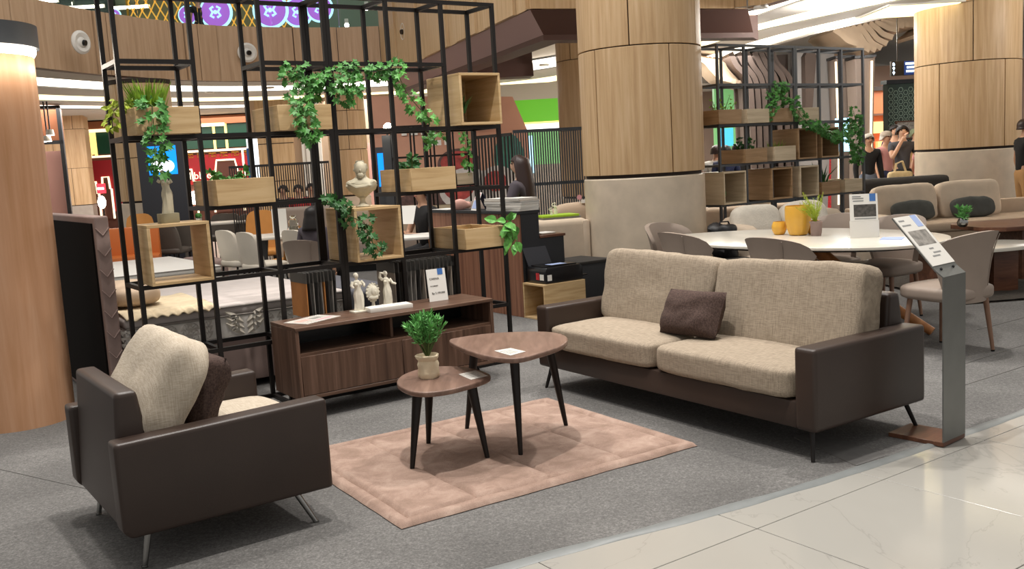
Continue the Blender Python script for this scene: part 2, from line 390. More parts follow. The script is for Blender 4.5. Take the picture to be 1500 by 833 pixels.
# grey needle-felt carpet of the showroom with its curved taped edge
m, nt, b = base_mat('carpet', .95, 0, .1)
_a = _noise(nt, _map(nt, (1, 1, 1), False), 90, 5, 0, .8); _b2 = _noise(nt, _map(nt, (1, 1, 1), False), 1.6, 4, .3); _c2 = _noise(nt, _map(nt, (1, 1, 1), False), 38, 3)
_ad = nt.nodes.new('ShaderNodeMath'); _ad.operation = 'MULTIPLY_ADD'; nt.links.new(_a.outputs[0], _ad.inputs[0]); _ad.inputs[1].default_value = .62
_mm = nt.nodes.new('ShaderNodeMath'); _mm.operation = 'MULTIPLY'; nt.links.new(_b2.outputs[0], _mm.inputs[0]); _mm.inputs[1].default_value = .22
_m3 = nt.nodes.new('ShaderNodeMath'); _m3.operation = 'MULTIPLY_ADD'; nt.links.new(_c2.outputs[0], _m3.inputs[0]); _m3.inputs[1].default_value = .2; nt.links.new(_mm.outputs[0], _m3.inputs[2])
nt.links.new(_m3.outputs[0], _ad.inputs[2])
_r = _ramp(nt, _ad.outputs[0], [(.34, C('#474645')), (.52, C('#696765')), (.68, C('#8f8d8a'))])
nt.links.new(_r.outputs[0], b.inputs['Base Color']); _bump(nt, b, _a.outputs[0], .5, .004)
edge = [(-6, .9), (-3, 1.75), (-1.6, 2.5), (-.7, 3.09), (-.099, 3.396), (.071, 3.49), (.348, 3.62), (.645, 3.762), (.966, 3.926), (1.324, 4.122), (1.719, 4.36), (2.187, 4.66), (2.717, 5.01), (3.6, 5.7), (5.0, 7.0), (8, 10.5)]
carpet = MB().prism(edge + [(8, 15.5), (-12, 15.5), (-12, .9)], -.0035, 0).build('carpet', M['carpet'], smooth=False)
struct(carpet)
plain('carpet_tape', '#787b7a', .4, 0, .4, var=.08, vscale=12)
def ribbon(pts, w, z0, z1, wob=0):
    mb = MB(); vs = []; n = len(pts)
    for i, p in enumerate(pts):
        p = Vector(p); d = (Vector(pts[min(i + 1, n - 1)]) - Vector(pts[max(i - 1, 0)])).normalized(); nn = Vector((d.y, -d.x))
        k = w * (1 + wob * noise.noise(Vector((p.x * 4, p.y * 4, 1))))
        zz = z1 + .004 * wob * noise.noise(Vector((p.x * 7, p.y * 7, 4)))
        a = p - nn * k * .6; c = p + nn * k * .4
        vs.append([(a.x, a.y, .0005), (a.x * .7 + c.x * .3, a.y * .7 + c.y * .3, zz), (a.x * .3 + c.x * .7, a.y * .3 + c.y * .7, zz * .9), (c.x, c.y, z0)])
    flat = [q for r in vs for q in r]; fs = []
    for i in range(n - 1):
        for k in range(3): fs.append((4 * i + k, 4 * i + 4 + k, 4 * i + 5 + k, 4 * i + 1 + k))
    return mb.add(flat, fs)
dense = []
for i in range(len(edge) - 1):
    for k in range(8): dense.append(tuple(Vector(edge[i]).lerp(Vector(edge[i + 1]), k / 8)))
ribbon(dense, .056, -.0035, .006, .3).build('edge_tape', M['carpet_tape'], carpet)
plain('carpet_seam', '#62605d', .9)
def seam(p, q, w=.012): return MB().bar((p[0], p[1], .0012), (q[0], q[1], .0012), w, .0024)
for p, q, w in (((-3.3, 5.35), (-1.9, 4.45), .008), ((1.58, 4.86), (1.75, 4.42), .012), ((1.42, 4.80), (1.56, 4.32), .012),
                ((2.75, 6.05), (5.2, 7.8), .012), ((2.55, 5.55), (4.4, 6.8), .01), ((3.6, 7.3), (5.4, 8.5), .01)):
    seam(p, q, w).build('carpet_seam', M['carpet_seam'], carpet, smooth=False)
plain('carpet_patch', '#62605e', .85, var=.1, vscale=30)
MB().prism([(1.42, 4.82), (1.58, 4.88), (1.75, 4.43), (1.56, 4.31)], 0.0002, .0022).build('carpet_overlap', M['carpet_patch'], carpet, smooth=False)

# ---------------------------------------------------------------- setting: upper floor edge with oak panels, ceiling with light coves
FZ0, FZ1 = 3.4, 4.46
left_curve = [(-7.9, 11.0), (-7.5, 13.4), (-7.37, 14.7), (-7.25, 15.5), (-7.08, 16.2), (-6.82, 16.95), (-6.5, 17.6), (-6.1, 18.35), (-5.65, 18.98), (-5.15, 19.4), (-4.57, 19.72), (-4.0, 20.02), (-3.5, 20.22), (-3.0, 20.36), (-2.46, 20.42)]
right_run = [(-2.46, 20.42), (0.416, 12.391)]
front_run = [(0.416, 12.391), (3.448, 13.46)]
ret_run = [(3.448, 13.46), (5.6, 8.3)]
wall_back = struct(MB().box(-.01, .01, -.01, .01, FZ0, FZ0 + .02).build('wall_upper', M['dark_gap'], None, (-7, 17, 0)))
def slab_panel(parent, p, q, z0, z1, mt, th=.05, gap=.012, name='oak_panel', proud=0.0, side=1):
    p = Vector(p); q = Vector(q); d = (q - p).normalized(); nn = Vector((-d.y, d.x)) * side
    a = p + d * gap; b2 = q - d * gap; f = -nn * proud
    pts = [a + f, b2 + f, b2 + nn * th, a + nn * th]
    MB().prism([(v.x, v.y) for v in pts], z0, z1).build(name, mt, parent, smooth=False)
def along(pts, widths):
    """cut a polyline into pieces of the given widths, each a list of two points"""
    P = [Vector(p) for p in pts]; out = []; i = 0; pos = P[0]; k = 0
    while i < len(P) - 1:
        w = widths[k % len(widths)]; k += 1; a = pos.copy()
        while w > 1e-6 and i < len(P) - 1:
            L = (P[i + 1] - pos).length
            if L > w: pos = pos + (P[i + 1] - pos).normalized() * w; w = 0
            else: w -= L; i += 1; pos = P[i].copy()
        out.append((a, pos.copy()))
    return out
def backing(name, pts, z0, z1, off, mt, parent=None):
    P = [Vector(p) for p in pts]; mb = MB()
    for a, b2 in zip(P[:-1], P[1:]):
        d = (b2 - a).normalized(); nn = Vector((-d.y, d.x)) * off
        mb.prism([(a.x + nn.x, a.y + nn.y), (b2.x + nn.x, b2.y + nn.y), (b2.x + nn.x * 3, b2.y + nn.y * 3), (a.x + nn.x * 3, a.y + nn.y * 3)], z0, z1)
    return mb.build(name, mt, parent, smooth=False)
wall_l = struct(backing('wall_left', left_curve, FZ0, FZ1, .06, M['pillar_brown']))
for k, (a, b2) in enumerate(along(left_curve, [1.55, .28, .62, 1.15, .30, .42])):
    slab_panel(wall_l, a, b2, FZ0, FZ1, M['fascia_oak'], .05, .010, proud=(.03 if k % 3 else 0))
wall_r = struct(backing('wall_right', right_run, FZ0, FZ1 + .8, .06, M['beam_brown']))
for k, (a, b2) in enumerate(along(right_run, [.42, 1.05, .36, 1.25, .4, 1.5])):
    slab_panel(wall_r, a, b2, FZ0, FZ1 + .8, M['oak_panel'], .05, .014, proud=(.04 if k % 2 else 0))
wall_f = struct(backing('wall_front', front_run, FZ0, FZ1 + .8, .06, M['beam_brown']))
for k, (a, b2) in enumerate(along(front_run, [.75, .3, .9, .3])):
    slab_panel(wall_f, a, b2, FZ0, FZ1 + .8, M['oak_panel'], .05, .014, proud=(.03 if k % 2 == 0 else 0))
wall_q = struct(backing('wall_return', ret_run, FZ0, FZ1 + .8, .06, M['beam_brown']))
for k, (a, b2) in enumerate(along(ret_run, [1.3, .35, 1.1])): slab_panel(wall_q, a, b2, FZ0, FZ1 + .8, M['oak_panel'], .05, .014)
bpy.data.objects.remove(wall_back)
# brown beam that runs on under the oak panels, its lower edge chamfered, mitred at the corners
def offset(pts, o):
    P = [Vector(p) for p in pts]; out = []
    for i, p in enumerate(P):
        ns = []
        if i > 0: d = (p - P[i - 1]).normalized(); ns.append(Vector((-d.y, d.x)))
        if i < len(P) - 1: d = (P[i + 1] - p).normalized(); ns.append(Vector((-d.y, d.x)))
        n_ = sum(ns, Vector((0, 0))).normalized(); out.append(p + n_ * (o / max(.3, n_.dot(ns[0]))))
    return out
run = right_run + front_run[1:] + ret_run[1:]
for i in range(2):
    mb = MB(); prof = [(.02, 3.395), (.30, 3.12), (.30, 3.05), (.62, 3.05), (.62, 3.41)]
    rows = [[(offset(run, o)[i + k].x, offset(run, o)[i + k].y, z) for o, z in prof] for k in (0, 1)]
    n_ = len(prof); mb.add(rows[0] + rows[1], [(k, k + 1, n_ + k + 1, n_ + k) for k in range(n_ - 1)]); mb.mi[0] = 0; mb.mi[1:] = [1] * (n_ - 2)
    struct(mb.build('trim_%d' % (i + 1), [M['beam_lit' if i == 0 else 'beam_brown'], M['beam_brown']], smooth=False))  # the first run's chamfer has its lit look painted in as a paler colour
# ceiling: strips between polylines, raised trays whose far riser is a light cove
def resample(pts, n):
    P = [Vector(p) for p in pts]; L = [0]
    for a, b2 in zip(P[:-1], P[1:]): L.append(L[-1] + (b2 - a).length)
    out = []
    for k in range(n + 1):
        t = L[-1] * k / n; i = 0
        while i < len(P) - 2 and L[i + 1] < t: i += 1
        out.append(P[i].lerp(P[i + 1], min(1, (t - L[i]) / max(1e-9, L[i + 1] - L[i]))))
    return out
NR = 60
def smooth_line(pts):
    out = []; P = [Vector(p) for p in pts]; n = len(P)
    for i in range(n - 1):
        p0 = P[max(i - 1, 0)]; p1 = P[i]; p2 = P[i + 1]; p3 = P[min(i + 2, n - 1)]
        for j in range(6):
            t = j / 6; out.append(.5 * ((2 * p1) + (p2 - p0) * t + (2 * p0 - 5 * p1 + 4 * p2 - p3) * t * t + (3 * p1 - p0 - 3 * p2 + p3) * t ** 3))
    return out + [P[-1]]
B0 = resample(left_curve + right_run[1:] + front_run[1:] + ret_run[1:], NR)
R1 = resample(smooth_line([(-11, 10.5), (-9.2, 16.5), (-7.6, 20.3), (-5, 22.2), (-2.5, 22.6), (0, 21.5), (2, 19.2), (3.3, 16.3), (4.4, 11.9), (6.3, 8.2)]), NR)
R2 = resample(smooth_line([(-13, 10.5), (-11.4, 18), (-9, 22.6), (-6, 24.8), (-3, 25.5), (0.5, 25), (3, 21), (4.2, 16.4), (5.26, 14.2), (8, 8.3)]), NR)
R3 = resample(smooth_line([(-15, 10.5), (-13, 19.5), (-10, 24.5), (-7, 26.9), (-3, 27.8), (1, 27.2), (4.2, 23), (5.4, 16.9), (6.7, 13.9), (9, 9)]), NR)
def lerpl(a, b2, t): return [p.lerp(q, t) for p, q in zip(a, b2)]
def strip(name, a, b2, za, zb, mt):
    vs = [(p.x, p.y, za) for p in a] + [(p.x, p.y, zb) for p in b2]; n = len(a)
    return struct(MB().add(vs, [(k, k + 1, n + k + 1, n + k) for k in range(n - 1)]).build(name, mt, smooth=False))
def riser(name, a, z0, z1, mt): return strip(name, a, a, z0, z1, mt)
T1 = lerpl(B0, R1, .45); T2 = lerpl(R1, R2, .50); T3 = lerpl(R2, R3, .5)
R3b = [p + (p - q) * .12 for p, q in zip(R3, R2)]
strip('ceiling', B0, T1, 3.41, 3.41, M['ceiling_white']); strip('ceiling', T1, R1, 3.66, 3.66, M['ceiling_white'])
strip('ceiling', R1, T2, 3.40, 3.40, M['ceiling_white']); strip('ceiling', T2, R2, 3.58, 3.58, M['ceiling_white'])
strip('ceiling', R2, T3, 3.40, 3.40, M['ceiling_white']); strip('ceiling', T3, R3, 3.62, 3.62, M['ceiling_white'])
strip('ceiling', R3, R3b, 3.40, 3.40, M['ceiling_white'])
for t_, z in ((T1, 3.66), (T2, 3.58), (T3, 3.62)): riser('ceiling', t_, 3.40, z, M['ceiling_white'])
riser('trim_4', R1, 3.42, 3.62, M['cove_white']); riser('trim_5', R2, 3.42, 3.55, M['cove_yellow']); riser('trim_6', R3, 3.42, 3.60, M['cove_white'])
FAR = resample([(-22, 10), (-22, 46), (26, 46), (26, 9)], NR)
NL = 40
strip('ceiling', R3b[:NL], FAR[:NL], 3.40, 3.40, M['ceiling_white']); strip('ceiling', R3b[NL - 1:], FAR[NL - 1:], 4.6, 4.6, M['ceiling_white']); riser('ceiling', R3b[NL - 1:], 3.40, 4.6, M['ceiling_white']); strip('ceiling', [R3b[NL - 1], FAR[NL - 1]], [R3b[NL - 1], FAR[NL - 1]], 3.40, 4.6, M['ceiling_white'])
# upper floor seen above the panels: glass balustrade, wall, lit signs
struct(MB().prism([(-22, 23), (2, 23), (2, 46), (-22, 46)], 4.5, 4.6).build('floor', M['floor_far'], smooth=False))
wall_u = struct(MB().box(-22, 4, 27.5, 27.7, 4.6, 9.5).build('wall_upper', M['upper_wall'], smooth=False))
MB().box(-12.5, -10.6, 27.3, 27.5, 4.6, 9).build('wall_recess', M['upper_dark'], wall_u, smooth=False)
MB().box(-15.5, -12.8, 27.3, 27.5, 4.6, 9).build('wall_recess', M['upper_dark'], wall_u, smooth=False)
gl = [Vector(p) for p in left_curve]
m, nt, b = base_mat('balustrade_glass', .02); b.inputs['Base Color'].default_value = (.85, .95, .9, 1); b.inputs['Transmission Weight'].default_value = 1; b.inputs['IOR'].default_value = 1.05
win = struct(MB().box(-.01, .01, -.01, .01, 0, .02).build('window_1', M['steel'], None, (gl[2].x - .1, gl[2].y, FZ1 - .05)))
for a, b2 in along(left_curve, [1.4]):
    d = (b2 - a).normalized(); n_ = Vector((-d.y, d.x)) * .12
    a = a + n_ + d * .01; b2 = b2 + n_ - d * .01
    o = MB().prism([(a.x, a.y), (b2.x, b2.y), (b2.x + n_.x * .1, b2.y + n_.y * .1), (a.x + n_.x * .1, a.y + n_.y * .1)], FZ1 - .05, FZ1 + 1.05).build('glass_pane', M['balustrade_glass'], win, smooth=False)
    o.location = -Vector(win.location)
# round violet lit signs and gold lattice upstairs
lat = thing('gold_lattice_screen', 'gold lattice screen glowing behind the upstairs glass railing', 'screen', (-8.6, 27.2, 4.6))
mb = MB(); mb.box(-1.55, 3.2, 0, .04, 0, .06); mb.box(-1.55, 3.2, 0, .04, 4.2, 4.26); mb.box(-1.6, -1.55, 0, .04, 0, 4.26); mb.box(3.2, 3.25, 0, .04, 0, 4.26)
mb.build('frame', M['gold'], lat, smooth=False)
mb = MB()
for k in range(19):
    x = -1.55 + k * .25
    for z_ in (.05, .5, .95, 1.4, 1.85): mb.bar((x, .02, z_), (x + .25, .02, z_ + .45), .028, .03); mb.bar((x + .25, .02, z_), (x, .02, z_ + .45), .028, .03)
stuff(mb.build('lattice_bars', M['gold_glow'], lat, smooth=False))
for k, (px, py, r, yy) in enumerate(((275, 22, .26, 26.2), (316, 18, .43, 25.6), (396, 15, .46, 25.2), (436, 18, .40, 26.4), (468, 12, .36, 25.6), (168, 22, .16, 26.3))):
    p = at(px, py, yy)
    s = thing('round_light_sign', ['small violet round sign behind the post at upper left', 'violet round sign with pale blue rim in front of the gold lattice', 'largest violet round sign with a pale emblem, upstairs centre left', 'half hidden violet round sign right of the largest one', 'rightmost violet round sign with pale blue rim upstairs', 'tiny violet round sign at the far left upstairs'][k], 'sign', p, 0, 'violet round signs upstairs')
    MB().box(-.03, .03, .05, .10, 4.6 - p.z, 0).build('post', M['upper_dark'], s, smooth=False); MB().cyl((0, .05, 0), (0, 0, 0), r, r, 32).build('rim', M['sign_cyan'], s); MB().cyl((0, 0, 0), (0, -.03, 0), r * .86, r * .86, 32).build('face', M['sign_purple'], s)
    mb = MB()
    for sx in (-1, 1):
        mb.tube([(sx * r * .1, -.04, r * .32), (sx * r * .30, -.04, r * .22), (sx * r * .16, -.04, 0), (sx * r * .30, -.04, -r * .22), (sx * r * .1, -.04, -r * .32)], r * .07, 6)
    mb.cyl((0, -.03, 0), (0, -.05, 0), r * .12, n=10); mb.build('emblem', M['sign_cyan'], s)
for k, (px, py, w) in enumerate(((118, 10, 1.2), (190, 10, 1.0), (50, 2, 1.2))):
    p = at(px, py, 27.2)
    s = thing('tube_lamp', ['white tube lamp upstairs left of the shelving', 'white tube lamp upstairs on the grey green wall', 'white tube lamp at the upper left corner upstairs'][k], 'lamp', p)
    MB().box(-w / 2, w / 2, 0, .06, -.03, .03).build('tube', M['lamp_glow'], s, smooth=False); MB().box(-w / 2 - .04, w / 2 + .04, .06, .1, -.05, .05).build('housing', M['lamp_white'], s, smooth=False)
for k, (px, py) in enumerate(((508, 37), (537, 12))):
    p = at(px, py, 25); s = thing('ceiling_spotlight', ['small white spotlight upstairs above the oak railing', 'bright white spot upstairs beside the corner glass'][k], 'lamp', p)
    MB().ball((0, 0, 0), .06).build('bulb', M['lamp_glow'], s); MB().cyl((0, 0, .05), (0, 0, .16), .05, .05, 10).build('housing', M['lamp_white'], s)
# round air nozzles set in the oak panels
for k, (px, py, Y, rz) in enumerate(((118, 62, 15.9, -1.05), (362, 77, 19.3, -.35), (593, 46, 18.42, -1.25 + PI * 0))):
    p = at(px, py, Y)
    lab = ['white round air nozzle in the oak panels left of the shelving', 'white round air nozzle in the oak panels behind the tall shelving', 'white round air nozzle on the oak panels right of the corner'][k]
    n_ = thing('air_nozzle', lab, 'vent', p, [1.15, .45, -1.22][k])
    MB().lathe([(.19, 0), (.19, .02), (.15, .05), (.09, .03), (.085, .0)], 24).build('ring', M['white_matte'], n_).rotation_euler = (PI / 2, 0, 0)
    MB().ball((0, -.0, 0), .10, .06, .10).build('ball', M['lamp_white'], n_); MB().cyl((.02, -.05, -.01), (.03, -.085, -.015), .05, .045, 14).build('hole', M['black_gloss'], n_)
# ceiling downlights
for k, (px, py, Y) in enumerate(((306, 127, 21.3), (395, 128, 21.0), (743, 67, 15.6), (797, 95, 19.5), (1115, 27, 13.3), (1330, 8, 14.5))):
    p = at(px, py, Y); p.z = 3.40 if k < 5 else 3.37
    lab = ['round downlight left of the tall shelving under the oak railing', 'round downlight behind the tall shelving, right of its neighbour', 'round downlight in the ceiling right of the oak bulkhead', 'round downlight beside the back oak column', 'round downlight beside the brown beam right of the big column', 'square yellow ceiling light by the right oak column'][k]
    d = thing('ceiling_downlight', lab, 'lamp', p)
    if k == 5:
        MB().box(-.5, .5, -.6, .6, .0, .02).build('diffuser', M['panel_yellow'], d, smooth=False); MB().box(-.55, .55, -.65, .65, .01, .05).build('frame', M['lamp_white'], d, smooth=False)
    else:
        MB().lathe([(.07, -.03), (.10, -.03), (.10, .0), (.07, .0)], 18).build('ring', M['lamp_white'], d); MB().cyl((0, 0, -.025), (0, 0, -.01), .07, .07, 18).build('bulb', M['lamp_glow'], d)

# ---------------------------------------------------------------- round oak clad columns
def round_column(name, label, x, y, r, joints, rot, stone_top, ztop, stone='stone_base', n=5, cap=False, mt='oak_panel', group=None):
    t = thing(name, label, 'column', (x, y, 0), rot, group)
    MB().cyl((0, 0, 0), (0, 0, ztop), r - .035, r - .035, 40).build('core', M['dark_gap'], t)
    MB().lathe([(r, 0), (r, stone_top - .012), (r - .012, stone_top)], 48).build('stone_base', M[stone], t)
    zs = [stone_top + .03] + joints + [ztop]
    for i in range(len(zs) - 1):
        for k in range(n):
            a0 = 2 * PI * k / n + (i % 2) * PI / n; g = .006 / r
            MB().arc(r - .03, r, a0 + g, a0 + 2 * PI / n - g, zs[i] + .006, zs[i + 1] - .006, 12).build('wood_panel', M[mt], t, bevel=.003, seg=1, ang=30)
    if cap: MB().cyl((0, 0, ztop), (0, 0, ztop + .07), r + .012, r + .012, 40).build('cap', M['dark_gap'], t)
    return t
# angles are measured so that a panel joint falls where the photograph shows it
round_column('oak_clad_column', 'large round oak clad column on a pale stone base behind the sofa', 1.51, 10.5, .655, [2.60, 3.9], -PI / 2 - .78 - .14, 1.265, 5.2)
round_column('oak_clad_column', 'round oak clad column behind the beige corner sofa at right', 7.02, 14.6, .735, [2.56, 3.85], -PI / 2 - .52 - .45, 1.29, 5.2)
round_column('oak_clad_column', 'round oak clad column far behind the cash desk, half hidden by the big column', 1.62, 17.2, .62, [1.98, 3.18], -PI / 2 - .7, .80, 3.9)
round_column('oak_clad_column', 'round oak clad column with dark cap behind the dark display board', -6.44, 17.4, .52, [1.95, 2.75], -PI / 2 - .5, 1.16, 3.24, cap=True)
round_column('oak_clad_column', 'round oak clad column with dark cap seen behind the plaster bust', -3.42, 21.2, .42, [1.97, 2.80], -PI / 2 - .4, .96, 3.22, cap=True)
# square clad column far left
t = thing('square_clad_column', 'square oak clad column with grey stone foot at far left', 'column', (-11.9, 26.4, 0), .30)
MB().box(-.5, .5, -.5, .5, 0, 3.4).build('core', M['dark_gap'], t, smooth=False)
MB().box(-.53, .53, -.53, .53, 0, 1.0).build('stone_base', M['stone_grey'], t, smooth=False)
for i, (z0, z1, xs) in enumerate(((1.02, 2.0, (-.53, .1, .53)), (2.01, 3.04, (-.53, -.28, .53)), (3.05, 3.4, (-.53, .25, .53)))):
    for a, b2 in zip(xs[:-1], xs[1:]): MB().box(a + .006, b2 - .006, -.53, -.49, z0, z1).build('wood_panel', M['oak_panel'], t, smooth=False)
    MB().box(-.53, -.49, -.49, .53, z0, z1).build('wood_panel', M['oak_panel'], t, smooth=False)
    MB().box(.49, .53, -.49, .53, z0, z1).build('wood_panel', M['oak_panel'], t, smooth=False)
# free standing wooden pillar with a light ring, front left
t = thing('wooden_pillar', 'freestanding round wooden pillar with dark cap ring and light, at left edge', 'pillar', (-3.29, 6.16, 0))
MB().lathe([(.335, 0), (.335, 2.335), (.30, 2.34)], 56).build('shaft', M['pillar_wood'], t)
MB().lathe([(.334, 2.335), (.350, 2.36), (.352, 2.385), (.30, 2.387)], 56).build('light_ring', M['lamp_glow'], t)
MB().lathe([(.335, 2.39), (.372, 2.39), (.372, 2.53), (.34, 2.53), (.0, 2.52)], 56).build('cap_ring', M['grey_metal'], t)
for _a in [-2.9 + .15 * k for k in range(24)]: light('POINT', 'pillar_light', (-3.29 + .43 * math.cos(_a), 6.16 + .43 * math.sin(_a), 2.27), .42, (1, .93, .82), .03)
# ---------------------------------------------------------------- sofa and armchair
def skin_leg(mb, p0, p1, r0, r1): return mb.tube([p0, p1], [r0, r1], 10)
sofa = thing('sofa', 'three seat brown leather sofa with beige woven cushions and slim black legs', 'sofa', (1.386, 4.351, 0), -.989)
SL, SD = 2.255, .868                       # local x runs from -SL (far end) to 0 (near end), y from front to back
BL = M['brown_leather']
MB().box(-.125, 0, 0, SD, .150, .552).build('armrest', BL, sofa, bevel=.022, seg=3)
MB().box(-SL, -SL + .125, 0, SD, .150, .552).build('armrest', BL, sofa, bevel=.022, seg=3)
MB().box(-SL + .125, -.125, .012, SD - .02, .150, .285).build('base', BL, sofa, bevel=.015, seg=2)
mb = MB(); mb.prismx([(.70, .28), (SD - .005, .16), (SD + .0, .55), (SD - .03, .715), (.745, .715)], -SL + .127, -.127)
mb.build('backrest', BL, sofa, bevel=.025, seg=3)
for k in range(2):
    x0 = -SL + .13 + k * 1.0; cx = x0 + .4985
    MB().soft(.495, .37, .078, (cx, .345, .362), p=9, n=12, crown=.16, seed=k, wob=.008).build('seat_cushion', M['beige_weave'], sofa)
for k in range(2):
    cx = -1.63 if k == 0 else -.605
    R = Matrix.Translation((cx, .565, .63)) @ Matrix.Rotation(-.20, 4, 'X') @ Matrix.Rotation((.02, -.03)[k], 4, 'Y')
    MB().soft(.505, .248, .105, p=9, n=14, crown=.0, seed=3 + k, wob=.014, mat=R @ Matrix.Rotation(PI / 2, 4, 'X')).build('back_cushion', M['beige_weave'], sofa)
for sx, sy, ox, oy in ((-.07, .06, .03, -.035), (-.07, SD - .08, .05, .04), (-SL + .07, .06, -.03, -.035), (-SL + .07, SD - .08, -.05, .04)):
    mb = MB(); mb.tube([(sx, sy, .152), (sx + ox, sy + oy, .0)], [.013, .010], 10); mb.box(sx - .03, sx + .03, sy - .03, sy + .03, .145, .152)
    mb.build('leg', M['black_metal'], sofa)
def frame_world(root, a, b, z=0):
    r = root.rotation_euler.z; c, s = math.cos(r), math.sin(r)
    return (root.location.x + a * c - b * s, root.location.y + a * s + b * c, z)
pw = frame_world(sofa, -1.115, .25, .452)
t = thing('throw_pillow', 'small dark brown throw pillow between the two beige sofa cushions', 'pillow', pw, sofa.rotation_euler.z)
MB().pillow(.45, .275, .15, Matrix.Translation((0, .06, .122)) @ Matrix.Rotation(-.42, 4, 'X') @ Matrix.Rotation(-.03, 4, 'Y'), seed=2, pinch=.03).build('cover', M['brown_velvet'], t)

arm = thing('armchair', 'brown leather armchair seen from behind with cream cushion and splayed metal legs', 'armchair', (-1.532, 3.496, 0), .615)
AD, AW = .87, .935                          # local x: back to front, y: near arm to far arm
MB().prismy([(.0, .18), (.03, .15), (AD, .15), (AD, .545), (0, .528)], 0, .11).build('armrest', BL, arm, bevel=.018, seg=3)
MB().prismy([(.0, .18), (.03, .15), (AD, .15), (AD, .545), (0, .528)], AW - .11, AW).build('armrest', BL, arm, bevel=.018, seg=3)
mb = MB(); mb.prismy([(.012, .165), (.17, .165), (.17, .40), (.13, .70), (.045, .70)], .112, AW - .112); mb.build('backrest', BL, arm, bevel=.022, seg=3)
MB().box(.15, AD - .012, .112, AW - .112, .152, .29).build('base', BL, arm, bevel=.012)
MB().soft(.335, .352, .075, (.555, AW / 2, .362), p=8, n=12, crown=.15, wob=.006).build('seat_cushion', M['cream_weave'], arm)
R = Matrix.Translation((.265, .425, .635)) @ Matrix.Rotation(PI / 2, 4, 'Z') @ Matrix.Rotation(.55, 4, 'X') @ Matrix.Rotation(PI / 2, 4, 'X')
MB().soft(.325, .255, .112, p=4.4, n=12, seed=8, wob=.016, mat=R).build('back_cushion', M['cream_weave'], arm)
mb = MB()
for x, y, ox, oy in ((.72, .075, .075, -.03), (.11, .075, -.03, -.0), (.72, AW - .075, .075, .03), (.11, AW - .075, -.03, .0)):
    mb = MB(); mb.tube([(x, y, .155), (x + ox, y + oy, 0)], [.014, .011], 12); mb.cyl((x + ox, y + oy, 0), (x + ox, y + oy, .008), .013, n=12); mb.box(x - .035, x + .035, y - .035, y + .035, .146, .155); mb.build('leg', M['chrome'], arm)
t = thing('throw_pillow', 'dark brown throw pillow leaning on the cream cushion of the armchair', 'pillow', frame_world(arm, .47, .46, .455), arm.rotation_euler.z)
MB().pillow(.44, .33, .17, Matrix.Translation((0, 0, .135)) @ Matrix.Rotation(PI / 2, 4, 'Z') @ Matrix.Rotation(.42, 4, 'X'), seed=5, pinch=.03).build('cover', M['brown_velvet'], t)

# ---------------------------------------------------------------- rug
m, nt, b = base_mat('rug_pile', .95, 0, .1)
_a = _noise(nt, _map(nt, (1, 1, 1), False), 7, 6, .6, .65); _b2 = _noise(nt, _map(nt, (1, 1, 1), False), 220, 2)
_ad = nt.nodes.new('ShaderNodeMath'); _ad.operation = 'MULTIPLY_ADD'; nt.links.new(_b2.outputs[0], _ad.inputs[0]); _ad.inputs[1].default_value = .3; nt.links.new(_a.outputs[0], _ad.inputs[2])
_r = _ramp(nt, _ad.outputs[0], [(.42, C('#846f62')), (.62, C('#977f72')), (.85, C('#ad9688'))])
nt.links.new(_r.outputs[0], b.inputs['Base Color']); _bump(nt, b, _ad.outputs[0], .5, .01)
RL, RW = 1.69, 1.345
rug = thing('area_rug', 'dusty pink pile rug with stitched border under the two coffee tables', 'rug', (-.521, 3.842, 0), .566)
N = 56; vs = []; fs = []
def rugz(x, y):
    e = min(x, y, RL - x, RW - y); z = .025 + .005 * noise.noise(Vector((x * 4, y * 4, 2)))
    z -= .019 * math.exp(-((e - .075) / .012) ** 2)
    for q in (RL / 4, RL / 2, 3 * RL / 4):
        if e > .075: z -= .016 * math.exp(-((x - q) / .012) ** 2)
    if e < .03: z = min(z, .004 + .023 * math.sqrt(e / .03))
    return max(z, .002)
for i in range(N * 2 + 1):
    for j in range(N * 2 + 1):
        x = RL * i / (2 * N); y = RW * j / (2 * N)
        wx = .008 * noise.noise(Vector((y * 4, 0, 1))); wy = .008 * noise.noise(Vector((x * 4, 0, 5)))
        vs.append((x + wx, y + wy, rugz(x, y)))
n1 = 2 * N + 1
for i in range(2 * N):
    for j in range(2 * N): fs.append((i * n1 + j, (i + 1) * n1 + j, (i + 1) * n1 + j + 1, i * n1 + j + 1))
MB().add(vs, fs).build('pile', M['rug_pile'], rug)
MB().box(.004, RL - .004, .004, RW - .004, .0005, .003).build('backing', M['mauve_fabric'], rug, smooth=False)

# ---------------------------------------------------------------- coffee tables
def coffee_table(name, label, outline, ztop, th, feet, cx, cy):
    t = thing(name, label, 'table', (cx, cy, 0))
    poly = crom([(x - cx, y - cy) for x, y in outline], 5)
    MB().prism(poly, ztop - th, ztop).build('tabletop', M['table_walnut'], t, bevel=.008, seg=3)
    for fx, fy in feet:
        fx -= cx; fy -= cy; tx, ty = fx * .70, fy * .70
        mb = MB(); mb.tube([(tx, ty, ztop - th), (fx, fy, .013)], [.027, .0115], 14); mb.cyl((tx, ty, ztop - th - .006), (tx, ty, ztop - th), .045, n=14)
        mb.build('leg', M['black_metal'], t)
    return t
coffee_table('coffee_table', 'lower walnut topped three legged coffee table with a potted plant on it',
    [(-.605, 4.70), (-.592, 4.91), (-.468, 5.055), (-.281, 5.005), (-.140, 4.79), (-.185, 4.64), (-.357, 4.485), (-.50, 4.50)], .432, .026,
    [(-.548, 4.58), (-.50, 5.0), (-.173, 4.684)], -.38, 4.77)
